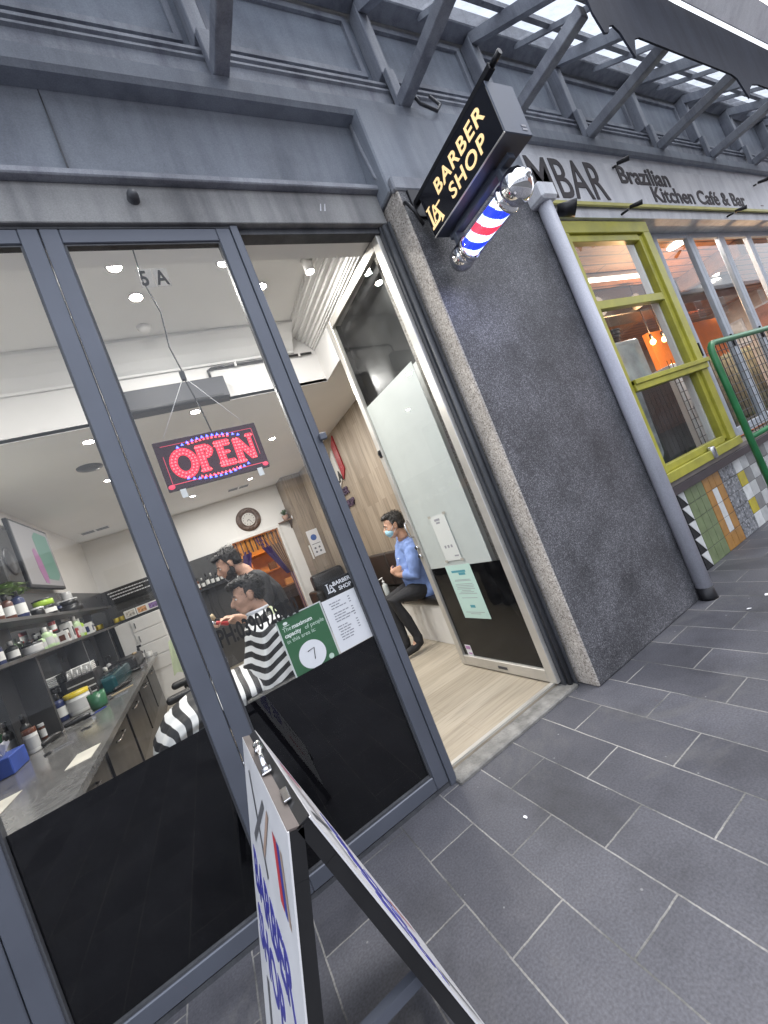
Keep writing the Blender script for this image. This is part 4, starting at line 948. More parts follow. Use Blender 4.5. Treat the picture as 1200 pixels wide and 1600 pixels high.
t = thing('hygiene_notice', 'white notice with a blue disc on the far timber boxing', 'notice', (2.27, 7.87, 1.3))
bm = B(); box(bm, 2.12, 2.36, 7.864, 7.868, 1.36, 1.90); part('sheet', bm, mt['white_paper'], t)
bm = B(); cyl(bm, (2.235, 7.864, 1.74), (2.235, 7.862, 1.74), .062, seg=28)
part('disc', bm, M('notice blue', (.06, .13, .4), .5, var=0), t)
bm = B()
for a, c in ((2.19, 1.52), (2.28, 1.52), (2.19, 1.44), (2.28, 1.44)): cyl(bm, (a, 7.864, c), (a, 7.862, c), .022, seg=14)
box(bm, 2.15, 2.33, 7.862, 7.864, 1.60, 1.612); part('print', bm, M('notice slate', (.15, .16, .2), .5, var=0), t)
bm = B(); box(bm, 2.07, 2.10, 7.862, 7.873, 1.33, 1.62, .003); box(bm, 2.076, 2.094, 7.855, 7.862, 1.36, 1.42); box(bm, 2.076, 2.094, 7.855, 7.862, 1.50, 1.56); single('light_switch', bm, mt['white_gloss'], 'tall white light switch plate beside the notice on the boxing', 'light switch', loc=(2.085, 7.87, 1.33))
t = thing('corner_shelf', 'tiny brown corner shelf high beside the back doorway', 'shelf', (1.95, 8.25, 2.2))
bm = B(); prism(bm, [(1.78, 8.395, 2.27), (2.034, 8.395, 2.27), (2.034, 8.10, 2.27), (1.92, 8.22, 2.27)], (0, 0, .025)); part('board', bm, M('brown shelf board', (.16, .10, .07), .5, var=.2), t)
bm = B(); prism(bm, [(2.03, 8.39, 2.27), (2.03, 8.2, 2.27), (2.03, 8.39, 2.1)], (-.02, 0, 0)); part('bracket', bm, M('brown shelf bracket', (.14, .09, .06), .5, var=.2), t)
bm = B(); poly(bm, [(2.02, 8.10, 2.29), (2.02, 8.04, 2.24), (2.03, 8.02, 2.30), (2.03, 8.08, 2.34)]); poly(bm, [(2.02, 8.09, 2.295), (2.02, 8.02, 2.18), (2.035, 8.06, 2.16)])
part('paper_tag', bm, mt['white_paper'], t)
t = thing('potted_plant', 'small green plant in a pinkish pot on the corner shelf', 'plant', (1.95, 8.27, 2.296))
bm = B(); lathe(bm, [(0, 0), (.055, .0), (.07, .1), (.06, .1), (.055, .085), (0, .085)], (1.95, 8.27, 2.296), 20); part('pot', bm, M('pink clay pot', (.42, .27, .21), .7, var=.1), t)
mt['leaf'] = M('green leaf', (.07, .13, .05), .5, var=.4, scale=20)
def sprig(bm, c, n, r, h, rnd, w=.012):
    for i in range(n):
        a = rnd.random() * 6.28; l = r * (.5 + .7 * rnd.random()); up = h * (.3 + rnd.random() * .8); p = Vector(c)
        m_ = p + Vector((math.cos(a) * l * .5, math.sin(a) * l * .5, up)); e = p + Vector((math.cos(a) * l, math.sin(a) * l, up * (.4 + .7 * rnd.random())))
        s = Vector((-math.sin(a), math.cos(a), 0)) * w
        q = [bm.verts.new(v) for v in (p, m_ + s, e, m_ - s)]; bm.faces.new(q)
bm = B(); sprig(bm, (1.95, 8.27, 2.38), 34, .10, .13, random.Random(2), .016); part('foliage', bm, mt['leaf'], t)

t = thing('wall_clock', 'round wall clock with a wide beaded brown rim on the back wall', 'clock', (1.26, 8.36, 2.57))
RX = Matrix.Rotation(math.radians(90), 4, 'X')
bm = B(); lathe(bm, [(.135, 0), (.135, .02), (.16, .035), (.2, .04), (.235, .03), (.245, .01), (.245, 0)], (1.26, 8.397, 2.575), 40, True, RX)
for k in range(60):
    a = k * 2.39996; r = .155 + .08 * ((k * 7) % 10) / 10
    ball(bm, (1.26 + r * math.cos(a), 8.357, 2.575 + r * math.sin(a)), .013, None, 8, 6)
part('rim', bm, M('beaded brown rim', (.12, .075, .055), .4, var=.5, scale=40), t)
bm = B(); cyl(bm, (1.26, 8.396, 2.575), (1.26, 8.38, 2.575), .134, seg=36); part('face', bm, M('clock face', (.6, .58, .55), .5, var=.06), t)
bm = B()
for k in range(12):
    a = k * math.pi / 6; c = Vector((1.26 + .105 * math.cos(a), 8.377, 2.575 + .105 * math.sin(a))); ball(bm, c, .009, None, 6, 4)
tube(bm, [(1.26, 8.376, 2.575), (1.22, 8.376, 2.54)], .006, 5); tube(bm, [(1.26, 8.376, 2.575), (1.30, 8.376, 2.51)], .005, 5); part('hands', bm, mt['ink'], t)

# curtains and the room behind
t = thing('curtain', 'purple and striped tied curtain hung in the back doorway', 'curtain', (1.5, 8.47, .1))
mt['purple'] = M('purple curtain', (.09, .055, .19), .8, var=.2); mt['stripe_c'] = M('dark thin stripe', (.08, .05, .05), .8, var=0); mt['cream_c'] = M('orange cream curtain', (.5, .3, .16), .8, var=.1); mt['orange_c'] = M('orange valance', (.6, .26, .06), .8, var=.2)
def drape(xa, xb, za, zb, xa2, xb2, m, nm, n=18):
    bm = B(); r = []
    for i in range(n + 1):
        u = i / n; d = .02 * math.sin(i * 1.9)
        r.append((bm.verts.new((xa + (xb - xa) * u, 8.47 + d, za)), bm.verts.new((xa2 + (xb2 - xa2) * u, 8.47 + d, zb))))
    for i in range(n):
        f = bm.faces.new((r[i][0], r[i + 1][0], r[i + 1][1], r[i][1])); f.material_index = i % len(m) if isinstance(m, list) else 0
    part(nm, bm, m, t)
drape(.80, 1.73, 2.20, 1.92, .80, 1.73, [mt['orange_c'], mt['orange_c'], mt['stripe_c'], mt['orange_c']], 'valance', 40)
drape(1.20, 1.40, 2.19, 1.25, 1.60, 1.70, mt['purple'], 'purple_drape'); drape(1.40, 1.73, 2.19, 1.25, 1.67, 1.73, [mt['cream_c'], mt['stripe_c']], 'striped_drape', 24)
drape(1.66, 1.73, 1.25, .3, 1.68, 1.73, [mt['cream_c'], mt['purple']], 'lower_drape', 8); drape(.93, 1.12, 1.98, 1.55, .80, .95, mt['purple'], 'purple_drape')
t = thing('back_shelf', 'orange lit wooden shelving in the room behind the curtain', 'shelving', (1.3, 10.3, .02))
bm = B()
for z in (.4, .9, 1.4, 1.9): box(bm, .3, 2.2, 10.2, 10.58, z, z + .03)
for x in (.3, 1.2, 2.17): box(bm, x, x + .03, 10.2, 10.58, .02, 2.1)
part('rack', bm, M('orange pine', (.42, .2, .07), .6, var=.2), t)
rnd = random.Random(11)
t = thing('dark_cabinet', 'dark low cabinet in the orange lit back room', 'cabinet', (1.5, 9.6, .02))
bm = B(); box(bm, 1.25, 2.1, 9.4, 10.0, .02, .95, .01); part('body', bm, mt['dark_panel'], t); bm = B(); box(bm, 1.3, 1.66, 9.385, 9.4, .1, .85, .003); box(bm, 1.69, 2.05, 9.385, 9.4, .1, .85, .003); part('door', bm, mt['black_paint'], t)
for i in range(8):
    x = .4 + .24 * i; z = (.93, 1.43)[i % 2]
    bm = B(); box(bm, x, x + .17, 10.22, 10.45, z + .001, z + .14 + .08 * rnd.random(), .005); box(bm, x - .003, x + .173, 10.217, 10.453, z + .10, z + .115)
    single('storage_box', bm, [M('storage box %d' % i, [(.5, .3, .12), (.1, .06, .04), (.6, .45, .25), (.25, .12, .06)][i % 4], .7)], 'small storage box on the orange lit shelving, in a row of boxes', 'box', 'boxes on the back room shelving')
l = bpy.data.lights.new('back room light', 'AREA'); l.size = .3; l.energy = 16; l.color = (1, .58, .25); o = bpy.data.objects.new('back_room_light', l); COL.objects.link(o); o.location = (1.25, 9.5, 2.55)
t0 = thing('back_room_lamp', 'small warm lamp in the room behind the curtain', 'lamp', (1.25, 9.5, 2.58)); bm = B(); lathe(bm, [(0, 0), (.12, 0), (.12, -.02), (0, -.025)], (1.25, 9.5, 2.598), 20); part('lamp_lens', bm, EM('warm lamp glow', (1, .6, .28), 6), t0)
o.parent = t0; o.location = (0, 0, -.04)

# ================================================================== LEFT WALL: COUNTER, SHELVES, SCREEN
t = thing('barber_counter', 'long grey stone topped counter down the left wall', 'counter', (-1.2, 5.2, GZ))
def cx(y): return -.745 - .25 * (y - 2.5) / 6.5
bm = B(); prism(bm, [(-1.499, 2.22, .86), (cx(2.22), 2.22, .86), (cx(7.85), 7.85, .86), (-1.499, 7.85, .86)], (0, 0, .04)); part('top', bm, mt['marble'], t)
bm = B(); prism(bm, [(-1.499, 2.26, GZ), (cx(2.26) - .12, 2.26, GZ), (cx(7.8) - .12, 7.8, GZ), (-1.499, 7.8, GZ)], (0, 0, .829)); part('body', bm, mt['dark_panel'], t)
for i in range(5):
    y_ = 2.4 + i * 1.05; bm = B(); prism(bm, [(cx(y_) - .119, y_, .3), (cx(y_ + .95) - .119, y_ + .95, .3), (cx(y_ + .95) - .119, y_ + .95, .82), (cx(y_) - .119, y_, .82)], (.016, 0, 0)); d = part('drawer_front', bm, mt['black_paint'], t)
    bm = B(); tube(bm, [(cx(y_ + .3) - .10, y_ + .3, .72), (cx(y_ + .3) - .075, y_ + .32, .72), (cx(y_ + .6) - .075, y_ + .58, .72), (cx(y_ + .6) - .10, y_ + .6, .72)], .008, 6); part('handle', bm, mt['steel'], d)
t = thing('wall_unit', 'dark grey wall unit with mirrors and two product shelves above the counter', 'shelving', (-1.45, 5.3, .9))
bm = B(); box(bm, -1.499, -1.47, 2.6, 8.37, .902, 2.17); part('back_panel', bm, mt['dark_panel'], t)
for z in (1.535, 1.845): 
    bm = B(); box(bm, -1.47, -1.27, 3.0, 7.6, z, z + .028, .002); part('shelf', bm, M('dark shelf board %d' % int(z * 100), (.07, .068, .066), .35, var=.2), t)
for k, y_ in enumerate((2.9, 4.25, 5.6, 6.95)):
    bm = B(); box(bm, -1.469, -1.462, y_ + .25, y_ + 1.05, .96, 1.50); part('mirror', bm, mt['mirror'], t)
    bm = B(); box(bm, -1.47, -1.30, y_ - .02, y_ + .02, .902, 1.534); part('divider', bm, mt['dark_panel'], t)
    bm = B(); box(bm, -1.469, -1.464, y_ + .2, y_ + 1.1, 1.57, 1.84); part('mirror', bm, mt['mirror'], t)
t = thing('wall_screen', 'flat television on the left wall showing pink and green', 'television', (-1.4, 5.6, 2.2))
bm = B(); box(bm, -1.43, -1.39, 5.05, 6.15, 2.19, 2.935, .006); part('case', bm, mt['black_metal'], t)
bm = B(); box(bm, -1.389, -1.387, 5.075, 6.125, 2.225, 2.91); part('display', bm, EM('pale screen', (.42, .40, .40), .22, .2), t)
bm = B(); prism(bm, [(-1.386, y_, z_) for y_, z_ in ((5.58, 2.80), (5.70, 2.87), (6.05, 2.86), (6.08, 2.36), (5.96, 2.29), (5.66, 2.30), (5.60, 2.45))], (.001, 0, 0)); part('green_area', bm, EM('screen green', (.10, .20, .155), .42, .2), t)
bm = B(); prism(bm, [(-1.3845, y_, z_) for y_, z_ in ((5.42, 2.62), (5.50, 2.66), (5.60, 2.55), (5.64, 2.32), (5.60, 2.24), (5.50, 2.25), (5.44, 2.4))], (.001, 0, 0)); part('pink_area', bm, EM('screen pink', (.27, .11, .22), .42, .2), t)
bm = B(); box(bm, -1.499, -1.43, 5.4, 5.8, 2.4, 2.75); part('mount', bm, mt['black_metal'], t)
t = thing('dark_speaker', 'dark upright loudspeaker on the wall at the left edge, beside the screen', 'loudspeaker', (-1.4, 4.75, 2.2))
bm = B(); box(bm, -1.499, -1.40, 4.62, 4.98, 2.24, 2.80, .01); part('case', bm, mt['black_paint'], t); bm = B(); lathe(bm, [(0, 0), (.1, .0), (.13, .012), (.14, 0)], (-1.399, 4.80, 2.45), 24, True, Matrix.Rotation(math.radians(90), 4, 'Y')); part('cone', bm, mt['black_metal'], t)

# white drawer cabinet, ledge and picture frames at the back
t = thing('drawer_cabinet', 'white drawer cabinet standing at the end of the counter', 'cabinet', (-1.05, 8.1, GZ))
bm = B(); box(bm, -1.39, -.72, 7.92, 8.36, GZ, 1.545, .004); part('body', bm, mt['white_gloss'], t)
for i, (a, b) in enumerate(((1.33, 1.54), (1.09, 1.31), (.85, 1.07), (.61, .83))):
    bm = B(); box(bm, -1.17, -.735, 7.903, 7.92, a, b, .004); d = part('drawer', bm, M('white drawer %d' % i, (.74, .73, .71), .35, var=.02), t)
    bm = B(); box(bm, -1.12, -1.11, 7.885, 7.903, a + .06, b - .06); part('handle', bm, mt['steel'], d)
bm = B(); box(bm, -1.49, .62, 7.98, 8.37, 1.56, 1.59, .002); single('back_ledge', bm, [mt['black_paint']], 'black ledge running along the dark splashback', 'shelf', loc=(-.4, 8.2, 1.56))
for k, (x, c) in enumerate(((-1.13, (.5, .47, .42)), (-.95, (.55, .28, .12)), (-.78, (.2, .12, .3)))):
    t = thing('picture_frame', ['white framed picture with dark figures on the back ledge, leftmost of the row', 'white framed orange picture on the back ledge', 'white framed purple picture on the back ledge beside the mullion'][k], 'picture frame', (x, 7.99, 1.592), 'small framed pictures')
    bm = B(); box(bm, x - .085, x + .085, 7.985, 8.0, 1.592, 1.72, .003); part('frame', bm, mt['white_gloss'], t)
    bm = B(); box(bm, x - .065, x + .065, 7.982, 7.985, 1.61, 1.70); part('picture', bm, M('framed picture %d' % k, c, .4, var=.8, scale=30), t)
t = thing('name_board', 'dark board of small pale lettered rows on the splashback', 'board', (-1.08, 8.36, 1.9))
bm = B(); box(bm, -1.42, -.70, 8.355, 8.374, 1.90, 2.15); part('backing', bm, mt['black_paint'], t)
bm = B()
for i in range(3):
    z = 2.10 - i * .055; a = -1.39 + .02 * i
    while a < -.74 - (.12 if i == 1 else 0): w_ = .01 + .035 * rnd.random(); box(bm, a, a + w_, 8.352, 8.355, z, z + .02); a += w_ + .008
part('rows', bm, mt['white_paper'], t)

# ------------------------------------------------------------------ products
mt['glassware'] = M('smoky plastic', (.05, .09, .1), .12, var=.2)
bcols = {'black': (.015, .015, .016), 'white': (.7, .7, .68), 'brown': (.1, .03, .015), 'green': (.45, .6, .35), 'red': (.3, .03, .03), 'lime': (.35, .55, .05), 'yellow': (.55, .42, .02), 'navy': (.02, .03, .1), 'silver': (.5, .5, .5), 'wine': (.09, .012, .015)}
bm_mats = {k: M(k + ' plastic', v, .3, var=.06) for k, v in bcols.items()}
def bottle(x, y, z, h, r, col, cap, label, group=None, shape='bottle'):
    t = thing({'bottle': 'bottle', 'jar': 'jar', 'spray': 'spray_bottle', 'box': 'product_box'}[shape], label, {'bottle': 'bottle', 'jar': 'jar', 'spray': 'spray bottle', 'box': 'box'}[shape], (x, y, z), group)
    z += .0012
    if shape == 'box':
        bm = B(); box(bm, x - r, x + r, y - r * .8, y + r * .8, z, z + h, .003); part('carton', bm, bm_mats[col], t)
        bm = B(); box(bm, x + r, x + r + .001, y - r * .5, y + r * .5, z + h * .2, z + h * .7); box(bm, x - r * .5, x + r * .5, y - r * .8 - .001, y - r * .8, z + h * .2, z + h * .7); part('print', bm, bm_mats[cap], t)
        return t
    k = .62 if shape != 'jar' else .8
    bm = B(); lathe(bm, [(0, 0), (r * .95, 0), (r, h * .04), (r, h * k), (r * .9, h * (k + .06)), (r * .42, h * (k + .14)) if shape != 'jar' else (r * .92, h * (k + .02)), (0, h * (k + .14))], (x, y, z), 18); part('body', bm, bm_mats[col], t)
    bm = B(); rc = r * (.45 if shape != 'jar' else 1.04)
    lathe(bm, [(0, h * (k + .10)), (rc, h * (k + .10)), (rc, h * .985), (rc * .8, h), (0, h)] if shape != 'jar' else [(rc, h * k), (rc, h * .98), (rc * .92, h), (0, h)], (x, y, z), 16)
    if shape == 'spray': box(bm, x - .012, x + .05, y - .012, y + .012, z + h, z + h + .035, .004)
    part('cap', bm, bm_mats[cap], t)
    if shape != 'jar' or h > .08:
        bm = B(); lathe(bm, [(r * 1.012, h * .16), (r * 1.012, h * (k * .8))], (x, y, z), 18); part('label_band', bm, bm_mats['white' if col not in ('white', 'green', 'lime', 'silver') else 'silver'], t)
    return t
zs = 1.874                                       # upper shelf
bottle(-1.36, 4.02, zs, .24, .045, 'brown', 'black', 'brown bottle with black cap on the upper wall shelf, under the trailing plant')
bottle(-1.35, 4.22, zs, .22, .04, 'brown', 'black', 'second brown bottle with black cap on the upper wall shelf, beside the dark pump bottle')
bottle(-1.36, 4.48, zs, .27, .05, 'navy', 'black', 'tall navy bottle with white label on the upper wall shelf')
bottle(-1.33, 4.75, zs, .08, .05, 'black', 'silver', 'low black tin on the upper wall shelf beside the navy bottle', shape='jar')
bottle(-1.34, 5.00, zs + .0, .09, .085, 'black', 'black', 'wide black tub under the lime tub on the upper shelf', shape='jar')
bottle(-1.34, 5.00, zs + .093, .07, .082, 'lime', 'black', 'lime banded tub stacked on the wide black tub', shape='jar')
bottle(-1.35, 5.85, zs, .08, .12, 'black', 'black', 'wide black tub at the bottom of the stack near the back corner', shape='jar')
bottle(-1.35, 5.85, zs + .083, .07, .09, 'black', 'silver', 'black tub with silver lid in the middle of the stack', shape='jar')
bottle(-1.35, 5.87, zs + .156, .09, .05, 'silver', 'silver', 'clear topped small jar crowning the black stack', shape='jar')
zs = 1.564                                       # lower shelf
bottle(-1.35, 4.80, zs, .2, .045, 'green', 'white', 'pale green bottle with pointed white cap, left on the lower shelf')
bottle(-1.35, 4.93, zs, .16, .04, 'green', 'white', 'short pale green bottle on the lower shelf beside its taller twin')
bottle(-1.36, 4.45, zs, .09, .07, 'silver', 'black', 'grey tub of clips on the left end of the lower shelf', shape='jar')
bottle(-1.35, 5.25, zs, .12, .05, 'white', 'brown', 'white box with brown print on the lower shelf', shape='box')
bottle(-1.35, 5.45, zs, .20, .05, 'white', 'black', 'tall white box with a black window on the lower shelf', shape='box')
bottle(-1.35, 5.60, zs, .11, .05, 'red', 'white', 'red and white box on the lower shelf', shape='box')
bottle(-1.35, 5.78, zs, .26, .05, 'green', 'white', 'tall pale green bottle on the lower shelf before the white box')
bottle(-1.35, 5.92, zs, .22, .045, 'lime', 'white', 'bright lime bottle next to the tall pale green bottle')
bottle(-1.35, 6.20, zs, .14, .06, 'white', 'navy', 'white and navy box near the far end of the lower shelf', shape='box')
bottle(-1.35, 5.05, zs + .14, .10, .03, 'red', 'red', 'small red capped jar high between the shelves', shape='jar')
bottle(-1.36, 4.68, zs + .0, .14, .03, 'green', 'black', 'small green dropper bottle by the left mirror edge')
for k, x in enumerate((-1.35, -1.27)): bottle(x, 8.05, 1.591, .075, .04, 'yellow', 'yellow', 'round yellow tin on the back ledge next to the framed pictures', 'pair of yellow tins', 'jar')
# bottles behind the barber
for k in range(9):
    x = -.2 + k * .085
    bottle(x, 8.12 + .03 * (k % 2), 1.591, .20 + .03 * ((k * 5) % 3), .033, ['wine', 'black', 'brown'][k % 3] if k < 3 else 'black', 'silver' if k % 2 else 'black', 'dark product bottle in the row behind the barber', 'dark bottles on the back ledge')
bm = B()
for x in (-.12, -.06, .05, .1, .2): tube(bm, [(x, 8.28, 1.56), (x + .02, 8.25, 1.4), (x - .01, 8.26, 1.2), (x + .03, 8.25, .95)], .006, 5)
single('hanging_cables', bm, [mt['dark_panel']], 'loose grey clipper cables hanging from the back ledge', 'cables', loc=(.05, 8.26, 1.0))
# crowded back rows
rq = random.Random(17)
for k in range(13):
    y = 3.95 + k * .262 + .05 * rq.random(); sh = ['bottle', 'jar', 'bottle', 'spray'][k % 4]
    bottle(-1.435 + .03 * rq.random(), y, .9, (.14 + .14 * rq.random()) * (.55 if sh == 'jar' else 1), .028 + .016 * rq.random(), ['black', 'brown', 'black', 'navy', 'black', 'silver'][k % 6], ['black', 'silver', 'black'][k % 3], 'small dark product crowded along the mirror at the back of the counter', 'dark products along the counter mirror', sh)
for k in range(14):
    y = 3.5 + k * .25 + .08 * rq.random(); sh = ['bottle', 'jar'][k % 3 == 1]
    bottle(-1.43, y, 1.564, (.13 + .1 * rq.random()) * (.6 if sh == 'jar' else 1), .026 + .014 * rq.random(), ['black', 'brown', 'navy', 'black', 'wine'][k % 5], ['black', 'silver'][k % 2], 'small dark product in the back row of the lower shelf', 'dark products at the back of the lower shelf', sh)
for k in range(10):
    y = 3.45 + k * .33 + .1 * rq.random(); sh = ['jar', 'bottle'][k % 2]
    bottle(-1.43, y, 1.874, (.12 + .09 * rq.random()) * (.6 if sh == 'jar' else 1), .03 + .014 * rq.random(), ['black', 'wine', 'black', 'navy'][k % 4], ['black', 'silver', 'black'][k % 3], 'small dark product in the back row of the upper shelf', 'dark products at the back of the upper shelf', sh)
for k, (x, y, a) in enumerate(((-1.15, 3.55, .4), (-1.02, 3.85, 1.1), (-1.25, 4.35, 2.0), (-1.0, 4.75, .1), (-1.18, 5.02, .7), (-1.02, 5.6, 1.4), (-1.04, 6.7, .5), (-1.15, 2.5, 1.2))):
    t = thing('scissors', 'steel scissors lying among the tools on the counter', 'scissors', (x, y, .9), 'scissors on the counter', a)
    bm = B(); prism(bm, [(-.02, -.004, .002), (.09, .004, .002), (-.02, .006, .002)], (0, 0, .003)); prism(bm, [(-.02, .004, .006), (.09, -.006, .006), (-.02, -.006, .006)], (0, 0, .003)); part('blades', bm, mt['steel'], t, world=False)
    bm = B()
    for sy in (-1, 1): tube(bm, [(-.05 + .018 * math.cos(i * .5236), sy * .02 + .014 * math.sin(i * .5236), .005) for i in range(13)], .003, 5)
    part('grip', bm, mt['black_metal'], t, world=False)
# trailing plant on the upper shelf
t = thing('trailing_plant', 'trailing variegated plant on the upper wall shelf at the left edge', 'plant', (-1.36, 4.3, 2.1))
bm = B(); lathe(bm, [(0, 0), (.06, 0), (.075, .13), (.062, .13), (.058, .11), (0, .11)], (-1.38, 3.86, 1.876), 18); part('pot', bm, bm_mats['black'], t)
bm = B(); rnd2 = random.Random(21); sprig(bm, (-1.38, 3.9, 2.02), 40, .12, .10, rnd2, .024); sprig(bm, (-1.36, 4.15, 2.10), 40, .14, .07, rnd2, .026); sprig(bm, (-1.36, 4.4, 2.11), 34, .14, .07, rnd2, .024); sprig(bm, (-1.36, 4.6, 2.10), 20, .10, .06, rnd2, .02)
tube(bm, [(-1.38, 3.88, 1.99), (-1.37, 4.1, 2.12), (-1.36, 4.5, 2.10)], .006, 5)
part('foliage', bm, M('variegated leaf', (.2, .3, .1), .45, var=.7, scale=18), t)
# on the counter
zc = .9
t = thing('tissue_box', 'blue box of white tissues on the counter at the left edge', 'tissue box', (-1.40, 3.52, zc)); bm = B(); box(bm, -1.47, -1.33, 3.42, 3.66, zc + .001, zc + .115, .005); part('carton', bm, M('blue carton', (.03, .07, .32), .4, var=.2), t)
bm = B(); rnd2 = random.Random(4)
for k in range(9): a = k * .7; poly(bm, [(-1.40, 3.54, zc + .11), (-1.40 + .05 * math.cos(a), 3.54 + .06 * math.sin(a), zc + .19 + .02 * rnd2.random()), (-1.40 + .05 * math.cos(a + .8), 3.54 + .06 * math.sin(a + .8), zc + .18)])
part('tissue', bm, mt['white_paper'], t)
bottle(-1.36, 3.86, zc, .17, .04, 'white', 'brown', 'white jar with a tan brush top behind the blue tissue box', shape='jar')
bottle(-1.30, 4.82, zc, .20, .095, 'white', 'yellow', 'big white tub with a yellow lid on the counter', shape='jar')
t = thing('brush_jar', 'green tinted jar standing on the counter', 'jar', (-1.08, 4.62, zc)); bm = B(); lathe(bm, [(0, .0), (.06, 0), (.066, .02), (.07, .14), (.064, .14), (.06, .02), (0, .012)], (-1.10, 4.55, zc + .001), 24); part('vessel', bm, M('green glass jar', (.04, .13, .07), .1, var=.1), t)
bm = B(); tube(bm, [(-1.12, 4.55, zc + .02), (-1.14, 4.6, zc + .2)], .008, 6); tube(bm, [(-1.08, 4.55, zc + .02), (-1.06, 4.5, zc + .19)], .006, 6); part('comb', bm, bm_mats['black'], t)
bm = B(); vs = box(bm, -1.34, -1.05, 5.15, 6.05, zc + .001, zc + .17, .03, 2)
t = thing('teal_tub', 'long smoky teal plastic tub of tools on the counter', 'tub', (-1.2, 5.6, zc)); part('tub', bm, M('smoky teal plastic', (.012, .05, .06), .12, var=.4), t)
bm = B()
for k in range(6): tube(bm, [(-1.28 + .04 * k, 5.3 + .1 * k, zc + .171), (-1.22 + .02 * k, 5.55 + .08 * k, zc + .19)], .010, 6)
part('tool', bm, bm_mats['black'], t)
t = thing('black_rack', 'black tool rack with brushes on the counter below the mirror', 'rack', (-1.3, 5.0, zc)); bm = B(); box(bm, -1.40, -1.16, 4.98, 5.12, zc + .001, zc + .30, .006); part('rack_body', bm, mt['black_paint'], t)
bm = B()
for k in range(6): x = -1.38 + k * .04; tube(bm, [(x, 5.03, zc + .3), (x + .01, 5.04, zc + .37 + .03 * (k % 2))], .009, 6)
for k in range(4): box(bm, -1.39, -1.17, 4.972, 4.979, zc + .05 + k * .06, zc + .062 + k * .06)
part('brush', bm, bm_mats['silver'], t)
bm = B()
for k in range(5): box(bm, -1.42, -1.22, 5.2 + .0 * k, 5.42, zc + .30 + k * .018, zc + .312 + k * .018, .002)
t = thing('towel_stack', 'folded pale towels stacked on the dark organiser', 'towels', (-1.3, 5.3, zc + .3)); part('towel', bm, mt['white_gloss'], t)
bm = B(); box(bm, -1.44, -1.2, 5.16, 5.46, zc + .172, zc + .299, .006); t = thing('organiser', 'dark organiser under the folded towels', 'organiser', (-1.3, 5.3, zc + .172)); part('organiser_body', bm, mt['black_paint'], t); bm = B(); box(bm, -1.20, -1.196, 5.2, 5.42, zc + .2, zc + .28); part('drawer', bm, mt['dark_panel'], t)
bottle(-1.33, 6.25, zc, .2, .04, 'yellow', 'white', 'yellow bottle on the counter beside the black machine')
bottle(-1.22, 6.38, zc, .1, .09, 'white', 'white', 'white bowl shaped tub on the counter behind the teal tub', shape='jar')
t = thing('black_machine', 'low black machine with a round knob near the end of the counter', 'machine', (-1.2, 6.9, zc)); bm = B(); box(bm, -1.4, -1.06, 6.6, 7.3, zc + .001, zc + .17, .04, 3); part('case', bm, mt['black_paint'], t); bm = B(); ball(bm, (-1.1, 6.9, zc + .18), (.03, .03, .02)); part('knob', bm, M('tan knob', (.4, .3, .18), .5), t)
bottle(-1.12, 7.45, zc, .2, .045, 'black', 'black', 'black spray bottle at the end of the counter before the white cabinet', shape='spray')
bottle(-1.02, 7.5, zc, .08, .05, 'white', 'white', 'white cream tub at the end of the counter', shape='jar')
for k, (x, y, a, nm) in enumerate(((-1.18, 4.25, .3, 'black electric clipper lying on the counter near the green jar'), (-1.02, 5.2, .9, 'black clipper lying at the counter edge beside the teal tub'), (-1.05, 6.2, .2, 'black clipper at the counter edge near the black machine'), (-1.28, 3.95, 1.2, 'dark clipper lying by the blue tissue box'))):
    t = thing('hair_clipper', nm, 'hair clipper', (x, y, zc), 'clippers on the counter', a)
    bm = B(); tube(bm, [(-.09, 0, .024), (0, 0, .028), (.06, 0, .024)], [.018, .024, .02], 10, round_ends=True); part('handle_body', bm, bm_mats['black'], t, world=False)
    bm = B(); box(bm, .07, .10, -.022, .022, .012, .03, .002); part('blade', bm, mt['steel'], t, world=False)
for k, (x, y, a, c, nm) in enumerate(((-1.1, 4.35, .9, 'blue', 'blue comb lying on the stone counter'), (-1.0, 5.0, .5, 'yellow', 'tan comb lying at the counter edge'))):
    bm = B(); box(bm, -.1, .1, -.006, .012, .001, .006); 
    for q in range(24): box(bm, -.098 + q * .0083, -.094 + q * .0083, -.02, -.006, .001, .005)
    o = mesh_obj('comb', bm, mt['blue'] if c == 'blue' else M('tan comb', (.5, .4, .25), .4)); o.location = (x, y, zc); o.rotation_euler = (0, 0, a); tag(o, nm, 'comb')
for k, (x, y, w_, d_, nm) in enumerate(((-1.22, 2.75, .10, .14, 'cream paper sheet lying on the near end of the counter'), (-.86, 2.95, .06, .12, 'pale card lying near the counter edge'), (-1.42, 2.95, .05, .2, 'white card on a dark case at the left edge'))):
    bm = B(); z0_ = zc + .001 + .0; box(bm, x - w_, x + w_, y - d_, y + d_, z0_, z0_ + .002); box(bm, x - w_ * .7, x + w_ * .5, y - d_ * .7, y - d_ * .5, z0_ + .002, z0_ + .0024); single('paper_sheet', bm, [M('cream sheet %d' % k, (.55, .52, .45), .6, var=.1)], nm, 'paper', loc=(x, y, z0_))
t = thing('display_tray', 'black tray with clear edges at the near left end of the counter', 'tray', (-1.35, 3.2, zc)); bm = B(); box(bm, -1.48, -1.25, 2.5, 2.9, zc + .001, zc + .03, .003); part('tray', bm, mt['black_paint'], t); bm = B(); box(bm, -1.255, -1.25, 2.5, 2.9, zc + .03, zc + .06); part('rim', bm, mt['steel'], t)

